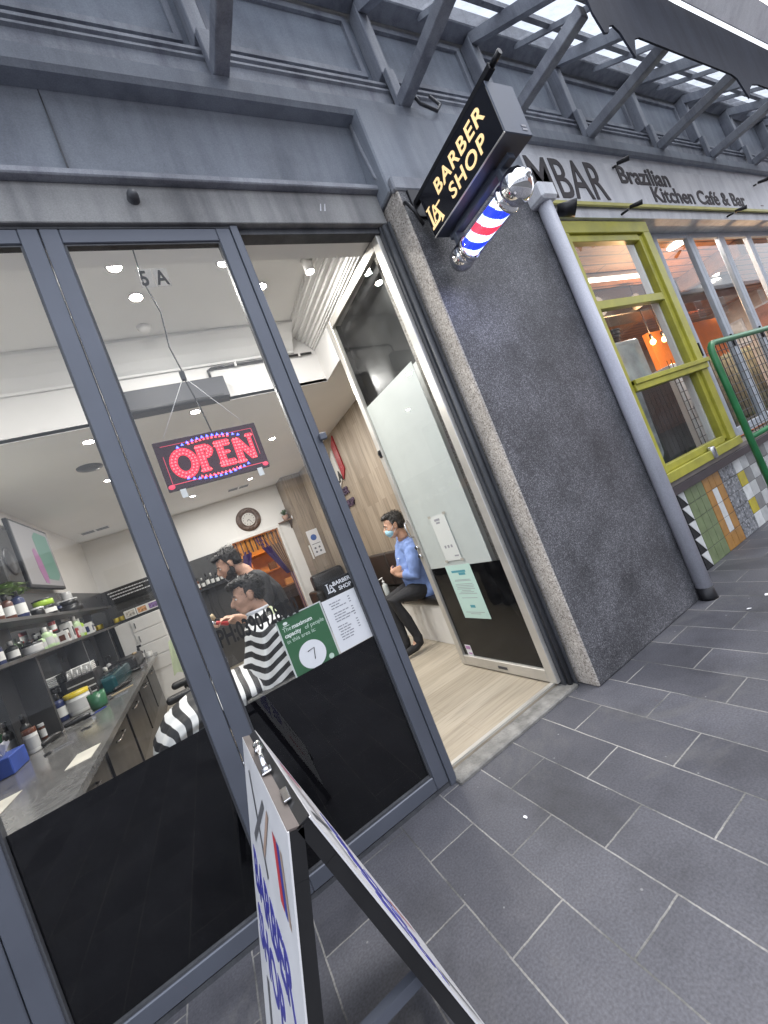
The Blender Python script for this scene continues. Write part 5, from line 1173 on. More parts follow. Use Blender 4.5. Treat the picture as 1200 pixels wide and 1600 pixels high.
# ================================================================== BARBER CHAIRS
def barber_chair(x, y, label, rz=0.0):
    t = thing('barber_chair', label, 'barber chair', (x, y, GZ), 'barber chairs', rz)      # faces -x
    w = lambda nm, bm, m: part(nm, bm, m, t, world=False)
    bm = B(); lathe(bm, [(0, 0), (.34, 0), (.34, .02), (.3, .045), (.08, .07), (.055, .1), (.055, .38), (.09, .4), (0, .4)], (0, 0, .001), 32); w('pedestal', bm, mt['chrome'])
    bm = B(); box(bm, -.30, .24, -.26, .26, .42, .56, .05, 3); 
    for f in bm.faces: f.smooth = True
    w('seat', bm, mt['leather'])
    bm = B(); obox(bm, (.27, 0, .80), (.05, .25, .25), Matrix.Rotation(.16, 3, 'Y'), .05, 3)
    for f in bm.faces: f.smooth = True
    w('backrest', bm, mt['leather'])
    for s in (-1, 1):
        bm = B(); box(bm, -.22, .24, s * .31 - .045, s * .31 + .045, .68, .75, .03, 3); a_ = w('armrest', bm, mt['leather']); bm = B(); tube(bm, [(-.1, s * .31, .68), (-.06, s * .29, .5)], .02, 8); tube(bm, [(.16, s * .31, .68), (.14, s * .29, .5)], .02, 8); part('arm_support', bm, mt['chrome'], a_, world=False)
    bm = B(); tube(bm, [(-.28, -.16, .44), (-.5, -.16, .2), (-.5, .16, .2), (-.28, .16, .44)], .018, 8); box(bm, -.56, -.44, -.18, .18, .19, .22, .008); w('footrest', bm, mt['chrome'])
    return t
bc = barber_chair(.22, 3.1, 'black barber chair under the customer in the striped cape')
dup(bc, (-.35, 4.45, GZ), 'empty black barber chair with a pale towel over it, by the counter')
t = thing('towel', 'pale green towel draped over the empty barber chair', 'towel', (-.33, 4.2, 1.0))
bm = B(); n = 10; g = []
for i in range(n + 1):
    u = i / n; r = []
    for j in range(7):
        v = j / 6; r.append(bm.verts.new((-.40 + .16 * v - .05 * u, 4.14 + .02 * math.sin(v * 9) + .03 * u, 1.22 - .30 * u + .02 * math.sin(v * 7))))
    g.append(r)
for i in range(n):
    for j in range(6): f = bm.faces.new((g[i][j], g[i][j + 1], g[i + 1][j + 1], g[i + 1][j])); f.smooth = True
part('cloth', bm, mt['towel'], t)
# ================================================================== PEOPLE
def head_frame(c, yaw, pitch):
    """columns: forward, left, up of a head whose centre (between the ears) is c"""
    f = Vector((math.cos(yaw) * math.cos(pitch), math.sin(yaw) * math.cos(pitch), math.sin(pitch))); l = Vector((-math.sin(yaw), math.cos(yaw), 0)); u = f.cross(l)
    R = Matrix((f, l, u)).transposed()
    return lambda x, y, z: Vector(c) + R @ Vector((x, y, z)), R

def head_prims(T, R, s=1.0, nose=1.0, jaw=1.0):
    b = lambda c, r: ('b', T(*[q * s for q in c]), tuple(q * s for q in r), R)
    pr = [b((-.012, 0, .035), (.100, .076, .088)), b((.030, 0, -.012), (.072, .066, .085)), b((.052, 0, -.085), (.042 * jaw, .046 * jaw, .034)), b((.018, 0, -.070), (.055, .060, .04)),
          b((.082, 0, .026), (.018, .05, .012)), b((.084, 0, -.012), (.012, .045, .03))]
    for sy in (-1, 1): pr += [b((-.004, sy * .079, -.008), (.021, .009, .033)), b((.006, sy * .078, .012), (.012, .010, .016)), b((.060, sy * .036, -.02), (.03, .024, .024))]
    pr.append([tuple(T(.094 * s, 0, .012 * s)) + (.009 * s,), tuple(T((.108 + .008 * nose) * s, 0, -.012 * s)) + (.011 * s,), tuple(T((.112 + .008 * nose) * s, 0, -.028 * s)) + (.014 * s,), tuple(T(.096 * s, 0, -.038 * s)) + (.011 * s,)])
    pr.append([tuple(T(.094 * s, -.017 * s, -.058 * s)) + (.008 * s,), tuple(T(.101 * s, 0, -.057 * s)) + (.009 * s,), tuple(T(.094 * s, .017 * s, -.058 * s)) + (.008 * s,)])
    pr.append([tuple(T(.09 * s, -.015 * s, -.071 * s)) + (.007 * s,), tuple(T(.096 * s, 0, -.071 * s)) + (.009 * s,), tuple(T(.09 * s, .015 * s, -.071 * s)) + (.007 * s,)])
    return pr
def face_bits(t, T, R, s=1.0, brow=None, body=None):
    for sy in (-1, 1):
        bm = B(); ball(bm, T(.084 * s, sy * .031 * s, .008 * s), (.011 * s, .014 * s, .007 * s), R, 10, 8); e = part('eye', bm, mt['eye_w'], t)
        bm = B(); ball(bm, T(.0925 * s, sy * .032 * s, .007 * s), (.004 * s, .006 * s, .006 * s), R, 8, 6); part('iris', bm, mt['eye_d'], e)
        bm = B(); tube(bm, [T(.094 * s, sy * .014 * s, .028 * s), T(.097 * s, sy * .03 * s, .034 * s), T(.085 * s, sy * .052 * s, .028 * s)], [.004 * s, .005 * s, .003 * s], 6, round_ends=True); part('eyebrow', bm, brow or mt['hair'], t)
    bm = B(); tube(bm, [T(.098 * s, -.02 * s, -.064 * s), T(.106 * s, 0, -.063 * s), T(.098 * s, .02 * s, -.064 * s)], [.003 * s, .005 * s, .003 * s], 6, round_ends=True); part('mouth', bm, mt['lip'], t)
def hair_obj(t, T, R, prims, m, s=1.0, name='hair', seed=1, amp=.006):
    b = lambda c, r: ('b', T(*[q * s for q in c]), tuple(q * s for q in r), R)
    bm = solid([b(*q) for q in prims], .006, 3)
    rn = random.Random(seed)
    for v in bm.verts:
        n = v.co
        v.co = v.co + v.normal * amp * (math.sin(n.x * 105 + seed) * math.sin(n.y * 115 + 1) * math.sin(n.z * 95 + 2) * .7 + .5 * (rn.random() - .5))
    # loose strands, so that the outline is not a cap
    bm.verts.ensure_lookup_table(); src = [(v.co.copy(), v.normal.copy()) for v in bm.verts]; back = R @ Vector((-1, 0, -.35))
    for k in range(900 if name == 'hair' else 350):
        c, nn = rn.choice(src); d = (nn * (.35 + .35 * rn.random()) + back * (.5 if name == 'hair' else 0) + Vector((rn.random() - .5, rn.random() - .5, rn.random() - .5)) * .7 + (Vector((0, 0, -.5)) if name != 'hair' else Vector())).normalized()
        ln = (.014 + .02 * rn.random()) * (1 if name == 'hair' else .6); sd = d.cross(nn); 
        if sd.length < 1e-4: continue
        sd = sd.normalized() * .0016; m1 = c + d * ln * .6 + nn * .003
        q = [bm.verts.new(p) for p in (c - sd - nn * .002, c + sd - nn * .002, m1 + sd * .6, c + d * ln, m1 - sd * .6)]; bm.faces.new(q)
    part(name, bm, m, t)
def hand_prims(w, d, up, s=1.0, curl=.6, thumb=1):
    """palm at wrist w pointing along d, back of the hand towards up; curl bends fingers away from up"""
    d = Vector(d).normalized(); up = Vector(up); up = (up - d * up.dot(d)).normalized(); side = d.cross(up); w = Vector(w)
    pr = [('b', w + d * .048 * s, (.05 * s, .040 * s, .016 * s), Matrix((d, side, up)).transposed())]
    for i, (o, l) in enumerate(((-.030, .066), (-.010, .076), (.010, .071), (.030, .055))):
        p = w + d * .085 * s + side * o * s; c = curl * (1 + .08 * i); pts = [p - d * .02 * s]; a = 0.12
        q = p
        for seg in (.45, .32, .23):
            pts.append(q); a += c * .55; q = q + (d * math.cos(a) - up * math.sin(a)) * l * seg * s
        pts.append(q); pr.append([tuple(pp) + (.0088 * s * (1 - .08 * k),) for k, pp in enumerate(pts)])
    p = w + d * .02 * s - side * .03 * s * thumb
    pr.append([tuple(p) + (.012 * s,), tuple(p + (d * .6 - side * .75 * thumb - up * .25) * .035 * s) + (.0105 * s,), tuple(p + (d * .9 - side * .65 * thumb - up * .5) * .062 * s) + (.009 * s,)])
    return pr
def tb(*pts): return [tuple(p) for p in pts]

# ---------------------------------------------------------------- man waiting on the bench
t = thing('person', 'man in a blue shirt and face mask sitting with folded arms on the bench', 'person', (2.0, 3.95, GZ))
yaw = math.radians(163); T, R = head_frame((2.0, 3.905, 1.425), yaw, math.radians(-6))
fw = Vector((math.cos(math.radians(166)), math.sin(math.radians(166)), 0)); lf = Vector((-fw.y, fw.x, 0)); upv = Vector((0, 0, 1))
O = Vector((2.15, 3.985, .665))                          # pelvis centre
def Q(f, l, u): return tuple(O + fw * f + lf * l + upv * u)
def Qr(f, l, u, r): return Q(f, l, u) + (r,)
HS = 1.08
skin = head_prims(T, R, HS, 1.0) + [[tuple(T(-.02, 0, -.06)) + (.056,), tuple(T(-.035, 0, -.14)) + (.058,), Qr(.06, 0, .52, .065), Qr(.03, 0, .42, .10)]]
torso = [[Qr(0, 0, -.01, .165), Qr(.04, 0, .12, .175), Qr(.06, 0, .28, .176), Qr(.05, 0, .42, .145)], [Qr(.05, -.165, .475, .08), Qr(.05, 0, .505, .10), Qr(.05, .165, .475, .08)],
         [Qr(.0, -.09, -.02, .115), Qr(.0, .09, -.02, .115)], [Qr(.05, -.09, .30, .11), Qr(.05, .09, .30, .11)]]
sh = lambda s: Qr(.05, s * .195, .445, .07)
el = lambda s: Qr(.13, s * .215, .185, .052)
armL = [sh(1), Qr(.10, .225, .31, .058), el(1), Qr(.26, .10, .235, .042), Qr(.295, -.05, .275, .033)]
armR = [sh(-1), Qr(.10, -.225, .31, .058), el(-1), Qr(.25, -.12, .225, .042), Qr(.29, .04, .285, .034)]
skin += torso + [armL, armR]
skin += hand_prims(Q(.295, -.05, .275), (-lf * 1 + fw * -.15 + upv * .2), fw, .95, .5, 1) + hand_prims(Q(.29, .04, .285), (lf * 1 - fw * .2 + upv * .15), fw, .95, .4, -1)
kneeR, kneeL = Q(.46, -.10, -.02), Q(.44, .115, .0)
legR = [Qr(0, -.09, -.02, .098), Qr(.22, -.11, -.0, .085), kneeR + (.062,), Qr(.46, -.07, -.25, .050), Qr(.46, -.02, -.46, .038)]
legL = [Qr(0, .09, -.02, .098), Qr(.22, .11, .0, .085), kneeL + (.062,), Qr(.38, .11, -.24, .050), Qr(.34, .11, -.44, .038)]
skin += [legR, legL, [Qr(.45, -.02, -.47, .042), Qr(.51, -.02, -.545, .036), Qr(.56, -.02, -.555, .026)], [Qr(.33, .11, -.45, .042), Qr(.39, .11, -.535, .036), Qr(.44, .12, -.55, .026)]]
part('body', solid(skin, .0075, 5), mt['skin'], t)
gr = lambda ch, d: [tuple(q[:3]) + (q[3] + d,) for q in ch]
shirt = [gr(c, .014) for c in torso] + [gr(armL[:3], .016) + [Qr(.20, .155, .21, .056)], gr(armR[:3], .016) + [Qr(.20, -.165, .21, .056)]] + [[Qr(.0, -.10, -.06, .125), Qr(.0, .10, -.06, .125)], [Qr(.17, -.08, .0, .085), Qr(.16, .05, .0, .08)], [Qr(.05, 0, .53, .085), Qr(.06, 0, .575, .074)]]
bm = solid(shirt, .0085, 5)
for v in bm.verts: v.co += v.normal * (.004 + .004 * math.sin(v.co.z * 40 + v.co.x * 25) * math.sin(v.co.y * 31 + v.co.z * 16))
part('shirt', bm, mt['shirt_blue'], t)
bm = B(); tube(bm, [Q(.04, -.078, .575), Q(.12, -.045, .56), Q(.15, 0, .53), Q(.12, .045, .56), Q(.04, .078, .575), Q(-.02, 0, .60), Q(.04, -.078, .575)], .019, 8); part('collar', bm, mt['shirt_blue'], t)
tro = [gr(legR, .012) + [Qr(.465, -.02, -.52, .056)], gr(legL, .012) + [Qr(.345, .11, -.50, .056)], [Qr(0, -.09, -.04, .125), Qr(0, .09, -.04, .125)]]
part('trousers', solid(tro, .0085, 5), mt['denim_black'], t)
for s_, a in (('R', [Qr(.455, -.02, -.47, .052), Qr(.46, -.02, -.53, .052), Qr(.52, -.02, -.565, .046), Qr(.63, -.02, -.575, .038)]), ('L', [Qr(.335, .11, -.46, .052), Qr(.34, .11, -.52, .052), Qr(.40, .11, -.555, .046), Qr(.51, .12, -.57, .038)])):
    part('shoe', solid([a], .008, 4), mt['black_cloth'], t)
hair_obj(t, T, R, [((-.028, 0, .052), (.098, .083, .088)), ((.02, 0, .108), (.072, .066, .030)), ((-.055, 0, .0), (.066, .079, .07)), ((.004, .070, .03), (.022, .012, .04)), ((.004, -.070, .03), (.022, .012, .04))], mt['hair_grey'], HS, 'hair', 3)
face_bits(t, T, R, HS, mt['hair_grey'])
bm = solid([('b', T(.062, 0, -.048), (.066, .064, .052), R), ('b', T(.098, 0, -.035), (.034, .026, .036), R), ('b', T(.06, 0, -.085), (.05, .05, .03), R)], .006, 5); part('face_mask', bm, mt['mask'], t)
bm = B()
for sy in (-1, 1): tube(bm, [T(.06, sy * .066, -.03), T(.0, sy * .083, .02), T(-.012, sy * .086, .0)], .0025, 5); tube(bm, [T(.05, sy * .066, -.07), T(.0, sy * .083, -.035), T(-.012, sy * .086, -.01)], .0025, 5)
part('mask_loop', bm, mt['white_paper'], t)
bm = B(); box(bm, -.013, .013, -.002, .002, -.01, .01); bm.transform(axes4(Q(.215, .10, .40), lf, upv)); part('badge', bm, mt['white_paper'], t)

# ---------------------------------------------------------------- customer under the cape
t = thing('person', 'man seated in profile under a black and white striped cape, dark wavy hair', 'person', (.2, 3.1, GZ))
hc = Vector((.268, 3.1, 1.374)); T, R = head_frame(hc, math.radians(182), math.radians(-3))
def Z(f, l, u, r=None): p = Vector((.30, 3.1, .66)) + Vector((-f, -l, u)); return tuple(p) if r is None else tuple(p) + (r,)
skin = head_prims(T, R, 1.03, 1.6) + [[tuple(T(-.015, 0, -.06)) + (.06,), tuple(T(-.04, 0, -.13)) + (.062,), Z(.0, 0, .50, .08), Z(-.01, 0, .40, .12)]]
skin += [[Z(0, 0, 0, .16), Z(0, 0, .2, .15), Z(.0, 0, .36, .14)], [Z(0, -.16, .43, .065), Z(0, 0, .45, .09), Z(0, .16, .43, .065)]]
for s in (-1, 1):
    skin += [[Z(0, s * .165, .42, .062), Z(.05, s * .19, .2, .05), Z(.22, s * .13, .13, .042), Z(.32, s * .06, .12, .035)], [Z(0, s * .1, 0, .1), Z(.28, s * .12, .03, .085), Z(.53, s * .12, .03, .065), Z(.60, s * .12, -.2, .055), Z(.62, s * .12, -.42, .045), Z(.74, s * .12, -.47, .035)]]
part('body', solid(skin, .0075, 5), mt['skin'], t)
hair_obj(t, T, R, [((-.030, 0, .052), (.100, .082, .092)), ((.028, 0, .112), (.075, .068, .036)), ((.085, .005, .108), (.032, .05, .028)), ((-.062, 0, .0), (.062, .076, .075)), ((.006, .073, .028), (.02, .010, .04)), ((.006, -.073, .028), (.02, .010, .04))], mt['hair_grey'], .99, 'hair', 5, .005)
face_bits(t, T, R, 1.03)
for s in (-1, 1):
    part('shoe', solid([[Z(.61, s * .12, -.42, .055), Z(.66, s * .12, -.49, .05), Z(.80, s * .12, -.51, .04)]], .008, 3), mt['black_cloth'], t)
# striped cape: rings from the neck over shoulders and lap to the hem, stripes along its length
def drape_rings(name, rings, d0=0.0):
    bm = B(); uvl = bm.loops.layers.uv.new('UVMap'); seg = 72; rr = []; dist = d0; ds = []; pc = None
    for i, (c, ax, w, d) in enumerate(rings):
        c = Vector(c); ax = Vector(ax).normalized()
        if pc is not None: dist += (c - pc).length
        pc = c; ds.append(dist); ring = []
        for k in range(seg):
            a = 2 * math.pi * k / seg; fold = 1 + min(1, i / 5) * (.05 * math.sin(7 * a + i * .35) + .03 * math.sin(13 * a + 1.3 - i * .2))
            ring.append(bm.verts.new(c + Vector((0, 1, 0)) * math.cos(a) * w * fold + ax * math.sin(a) * d * fold))
        rr.append(ring)
    for i in range(len(rr) - 1):
        for k in range(seg):
            k2 = (k + 1) % seg; f = bm.faces.new((rr[i][k], rr[i][k2], rr[i + 1][k2], rr[i + 1][k]))
            for lp, (ii, kk) in zip(f.loops, ((i, k), (i, k + 1), (i + 1, k + 1), (i + 1, k))):
                a = 2 * math.pi * kk / seg
                lp[uvl].uv = (kk / seg, ds[ii] + (.016 * math.sin(3 * a + .5) + .010 * math.sin(5 * a)) * min(1, ii / 4))
    bmesh.ops.subdivide_edges(bm, edges=bm.edges, cuts=1, use_grid_fill=True, smooth=.6)
    for f in bm.faces: f.smooth = True
    return part(name, bm, mt['cape'], t)
drape_rings('cape', [((.290, 3.1, 1.250), (1, 0, 0), .070, .070), ((.290, 3.1, 1.225), (1, 0, 0), .090, .084), ((.292, 3.1, 1.185), (1, 0, 0), .16, .108), ((.295, 3.1, 1.135), (1, 0, 0), .265, .14), ((.29, 3.1, 1.04), (1, 0, 0), .278, .165),
    ((.275, 3.1, .94), (1, 0, 0), .295, .195), ((.255, 3.1, .84), (1, 0, 0), .315, .225), ((.24, 3.1, .74), (1, 0, 0), .33, .25), ((.235, 3.1, .64), (1, 0, 0), .34, .265), ((.235, 3.1, .57), (1, 0, 0), .345, .27)])
drape_rings('cape_lap', [((.20, 3.1, .765), (0, 0, 1), .27, .15), ((.08, 3.1, .765), (0, 0, 1), .29, .165), ((-.04, 3.1, .765), (0, 0, 1), .30, .165), ((-.16, 3.1, .765), (-.05, 0, 1), .30, .16), ((-.28, 3.1, .765), (-.2, 0, 1), .295, .155), ((-.38, 3.1, .745), (-.6, 0, 1), .29, .145),
    ((-.445, 3.1, .68), (-1.4, 0, 1), .285, .135), ((-.48, 3.1, .58), (-1, 0, .25), .28, .125), ((-.495, 3.1, .46), (-1, 0, 0), .285, .12), ((-.50, 3.1, .38), (-1, 0, 0), .29, .12)], .31)
bm = B(); tube(bm, [(.290 + .075 * math.cos(a), 3.1 + .073 * math.sin(a), 1.248) for a in [i * math.pi / 12 for i in range(25)]], .012, 8); part('neck_strip', bm, mt['white_paper'], t)
bm = B(); g = []
for i in range(9):
    a = -.9 + i * .42; g.append([bm.verts.new((.300 + (.088 + .05 * v) * math.cos(a), 3.1 + (.085 + .10 * v) * math.sin(a), 1.235 - .05 * v - .07 * v * v)) for v in (0, .35, .7, 1.0)])
for i in range(8):
    for j in range(3): f = bm.faces.new((g[i][j], g[i + 1][j], g[i + 1][j + 1], g[i][j + 1])); f.smooth = True
so_ = bm; 
nk = part('neck_towel', bm, mt['towel'], t)
nk.modifiers.new('thick', 'SOLIDIFY').thickness = .012

# ---------------------------------------------------------------- the barber
t = thing('person', 'bearded barber in a black top bending over the seated customer', 'person', (.55, 3.72, GZ))
T, R = head_frame((.27, 3.78, 1.665), math.radians(186), math.radians(-20))
def Y(x, y, z, r): return (x, y, z, r)
skin = head_prims(T, R, 1.0, 1.2) + [[tuple(T(-.025, 0, -.055)) + (.058,), tuple(T(-.06, 0, -.13)) + (.062,), (.40, 3.78, 1.46, .08)]]
tors = [[Y(.49, 3.76, .98, .145), Y(.485, 3.76, 1.12, .140), Y(.46, 3.77, 1.28, .148), Y(.42, 3.78, 1.40, .128)], [Y(.44, 3.60, 1.425, .075), Y(.42, 3.78, 1.44, .09), Y(.44, 3.96, 1.425, .075)], [Y(.50, 3.66, .95, .12), Y(.50, 3.86, .95, .12)], [Y(.45, 3.68, 1.30, .11), Y(.45, 3.87, 1.30, .11)]]
aR = [Y(.44, 3.58, 1.42, .068), Y(.42, 3.50, 1.27, .055), Y(.37, 3.44, 1.14, .050), Y(.22, 3.36, 1.20, .040), Y(.13, 3.31, 1.245, .031)]
aL = [Y(.44, 3.98, 1.42, .068), Y(.36, 4.03, 1.26, .055), Y(.28, 3.98, 1.14, .050), Y(.15, 3.72, 1.20, .040), Y(.09, 3.56, 1.24, .031)]
skin += tors + [aR, aL]
skin += hand_prims((.13, 3.31, 1.245), (-.75, -.35, .25), (0.2, .2, 1), 1.0, .75, 1) + hand_prims((.09, 3.56, 1.24), (-.6, -.7, .2), (0.2, .1, 1), 1.0, .75, -1)
lg = [[Y(.50, 3.66, .93, .105), Y(.51, 3.66, .52, .07), Y(.55, 3.66, .12, .047)], [Y(.50, 3.87, .93, .105), Y(.50, 3.88, .52, .07), Y(.53, 3.88, .12, .047)]]
skin += lg + [[Y(.55, 3.66, .10, .045), Y(.47, 3.66, .07, .038)], [Y(.53, 3.88, .10, .045), Y(.45, 3.88, .07, .038)]]
part('body', solid(skin, .0075, 5), mt['skin'], t)
part('top', solid([gr(c, .015) for c in tors] + [gr(aR[:2], .018) + [Y(.395, 3.47, 1.20, .068)], gr(aL[:2], .018) + [Y(.32, 4.0, 1.20, .068)], [Y(.50, 3.66, .90, .13), Y(.50, 3.86, .90, .13)], [(.405, 3.78, 1.46, .088), (.42, 3.78, 1.42, .11)]], .0085, 5), mt['black_cloth'], t)
part('trousers', solid([gr(c, .018) for c in lg] + [[Y(.50, 3.66, .90, .122), Y(.50, 3.86, .90, .122)]], .0085, 5), mt['denim_black'], t)
for c in ([Y(.55, 3.66, .09, .055), Y(.41, 3.66, .075, .042)], [Y(.53, 3.88, .09, .055), Y(.39, 3.88, .075, .042)]): part('shoe', solid([c], .008, 3), mt['black_cloth'], t)
hair_obj(t, T, R, [((-.030, 0, .052), (.098, .083, .090)), ((.03, 0, .104), (.07, .066, .032)), ((-.06, 0, .0), (.06, .077, .07)), ((.006, .072, .022), (.02, .010, .045)), ((.006, -.072, .022), (.02, .010, .045))], mt['hair'], 1.0, 'hair', 8, .005)
hair_obj(t, T, R, [((.046, 0, -.088), (.052, .054, .042)), ((.012, .066, -.045), (.018, .012, .045)), ((.012, -.066, -.045), (.018, .012, .045)), ((.088, 0, -.046), (.016, .026, .007)), ((.04, .05, -.066), (.035, .016, .03)), ((.04, -.05, -.066), (.035, .016, .03))], mt['hair'], 1.0, 'beard', 9, .004)
face_bits(t, T, R, 1.0)
bm = B(); poly(bm, [T(.05, -.078, -.06), T(.10, -.05, -.09), T(.09, -.04, -.17), T(.05, -.07, -.15)]); m_ = part('lowered_mask', bm, mt['white_paper'], t); m_.modifiers.new('thick', 'SOLIDIFY').thickness = .003
t = thing('trimmer', 'small red and black trimmer held in the barber hand', 'hair trimmer', (.05, 3.28, 1.24)); bm = B(); tube(bm, [(.075, 3.255, 1.235), (.01, 3.235, 1.27)], [.018, .015], 10, round_ends=True); part('grip', bm, mt['red'], t); bm = B(); tube(bm, [(.01, 3.235, 1.27), (-.03, 3.222, 1.292)], [.014, .012], 10); part('blade', bm, mt['steel'], t)
t = thing('shaving_brush', 'tan powder brush held out in front of the customer', 'brush', (.0, 3.45, 1.27)); bm = B(); tube(bm, [(.05, 3.50, 1.25), (.01, 3.46, 1.285)], .010, 10); part('grip', bm, mt['black_metal'], t); bm = B(); lathe(bm, [(0, 0), (.014, 0), (.024, .03), (.026, .045), (0, .05)], (.01, 3.46, 1.283), 14, True, Matrix.Rotation(-.6, 4, 'Y')); part('bristle_head', bm, M('tan bristle', (.5, .4, .25), .8), t)
# ================================================================== CAFE
cafe = thing('cafe_building', 'small cafe with yellow window, grey folding doors and a mosaic tiled base', 'building', (6, 2.1, 0))
C_ = lambda nm, bm, m, lab=None: part(nm, bm, m, cafe, lab)
# tiled base
TZ = .75
bm = B(); box(bm, 3.32, 12, 2.13, 2.3, 0, TZ + .08); C_('base_wall', bm, mt['concrete'])
tiles = {'grout': (.05, .05, .05), 'black': (.014, .014, .016), 'white': (.62, .63, .63), 'green': (.16, .2, .1), 'orange': (.36, .18, .045), 'yellow': (.45, .37, .03), 'grey': (.2, .2, .2), 'pale': (.45, .46, .46)}
tm = [M('tile ' + k, v, .22 if k != 'grout' else .8, var=.14, scale=9) for k, v in tiles.items()] + [GRANITE('terrazzo tile', (.05, .05, .055), (.22, .23, .25), (.5, .5, .52), 55, .2, .3)]
ti = {k: i for i, k in enumerate(tiles)}; ti['terrazzo'] = 8
bm = B(); box(bm, 3.36, 12, 2.12, 2.129, 0, TZ)
def tile(x0, x1, z0, z1, k, g=.003):
    b2 = B(); box(b2, x0 + g, x1 - g, 2.112, 2.121, z0 + g, z1 - g, .0015); join(bm, b2, None, ti[k])
def tri(p, k):
    b2 = B(); prism(b2, [(x, 2.112, z) for x, z in p], (0, .008, 0)); join(bm, b2, None, ti[k])
nr = 5; hz = TZ / nr
for r in range(nr):
    z0, z1 = r * hz, (r + 1) * hz
    tri([(3.88, z0 + .002), (4.0, z0 + .002), (3.88, z1 - .002)], 'black'); tri([(4.003, z0 + .005), (4.003, z1 - .002), (3.886, z1 - .002)], 'white')
    tile(3.62, 3.876, z0, z1, 'black')
    for c in range(3): tile(4.008 + c * .114, 4.008 + (c + 1) * .114, z0, z1, 'green')
    tile(4.352, 4.47, z0, z1, 'orange'); tile(4.57, 4.70, z0, z1, 'orange')
    tile(4.47, 4.57, z0, z1, 'orange' if r in (0, 4) else 'white')
    for c in range(2): tile(4.705 + c * .155, 4.705 + (c + 1) * .155, z0, z1, 'terrazzo')
seq = ('white', 'yellow', 'pale', 'grey')
for c in range(6):
    for r in range(nr): tile(5.02 + c * .16, 5.02 + (c + 1) * .16, r * hz, (r + 1) * hz, ('yellow' if r % 2 == 1 else 'white') if c == 0 else (('grey', 'pale')[(r + c) % 2]))
for c in range(30):
    for r in range(nr): tile(5.985 + c * .2, 5.985 + (c + 1) * .2, r * hz, (r + 1) * hz, 'black' if (c % 7) not in (2,) else 'white')
C_('tiled_base', bm, tm)
bm = B(); box(bm, 3.32, 12, 2.06, 2.3, TZ, TZ + .075, .004); C_('sill_band', bm, M('dark brown sill', (.055, .045, .05), .5, var=.2))
bm = B(); box(bm, 3.32, 12, 2.07, 2.3, TZ + .076, TZ + .125, .004); C_('sill_top', bm, M('grey brown sill top', (.2, .18, .16), .5, var=.2))
# upper part
bm = B(); prism(bm, [(3.40, 2.015, 3.515), (3.40, 2.025, 3.43), (3.40, 2.3, 3.43), (3.40, 2.3, 4.15), (3.40, 2.03, 4.15)], (9, 0, 0)); C_('fascia', bm, mt['sign_white'])
bm = B(); box(bm, 3.40, 12.4, 1.975, 1.999, 3.515, 3.55, .003); C_('yellow_strip', bm, M('pale yellow strip', (.5, .47, .16), .5, var=.15))
# yellow sash window
bm = B(); box(bm, 3.236, 3.655, 2.06, 2.3, .83, 3.44); C_('side_wall', bm, mt['pipe'])
def bars(lst, bev=.004):
    b = B()
    for q in lst: box(b, *q, bev)
    return b
win = C_('window', bars([(3.66, 5.165, 2.05, 2.15, 3.30, 3.42), (5.04, 5.165, 2.05, 2.15, .965, 3.30), (3.66, 3.80, 2.05, 2.15, .965, 3.30), (3.66, 5.20, 2.03, 2.16, .88, .963)]), mt['yellow'])
part('sash', bars([(4.97, 5.04, 2.075, 2.14, .99, 3.28), (3.80, 4.97, 2.075, 2.14, 2.56, 2.64), (3.80, 4.97, 2.07, 2.14, .965, 1.03), (3.80, 4.97, 2.075, 2.14, 3.23, 3.30)]), mt['yellow'], win)
part('transom', bars([(3.80, 5.165, 2.03, 2.15, 1.74, 1.84), (3.80, 5.2, 2.015, 2.06, 1.80, 1.845)]), mt['yellow'], win)
part('inner_stile', bars([(4.955, 5.02, 2.142, 2.20, .99, 3.3)]), mt['white_gloss'], win)
bm = B(); poly(bm, [(3.8, 2.11, .99), (5.0, 2.11, .99), (5.0, 2.11, 3.28), (3.8, 2.11, 3.28)]); part('pane', bm, mt['glass_cafe'], win)
# grey folding doors
mt['fold'] = M('pale blue grey door paint', (.36, .39, .44), .4, var=.1)
for k in range(7):
    x0 = 5.20 + .005 + k * .87 - (.48 if k == 0 else .48); x0 = 4.74 + k * .86
    if k == 0: x0 = 5.2; x1 = 5.62
    else: x1 = x0 + .86; x0 = x0
    if k > 0 and x0 < 5.6: x0 = 5.62
    d = C_('folding_door', bars([(x0 + .003, x0 + .075, 2.22, 2.27, .90, 3.44), (x1 - .075, x1 - .003, 2.22, 2.27, .90, 3.44), (x0 + .075, x1 - .075, 2.222, 2.268, 3.36, 3.44), (x0 + .075, x1 - .075, 2.222, 2.268, .90, 1.0)]), mt['fold'])
    bm = B(); poly(bm, [(x0 + .07, 2.245, .99), (x1 - .07, 2.245, .99), (x1 - .07, 2.245, 3.37), (x0 + .07, 2.245, 3.37)]); part('pane', bm, mt['glass_cafe'], d)
    bm = B(); box(bm, x1 - .05, x1 - .03, 2.2, 2.22, 1.9, 2.06, .003); part('handle', bm, mt['black_metal'], d)
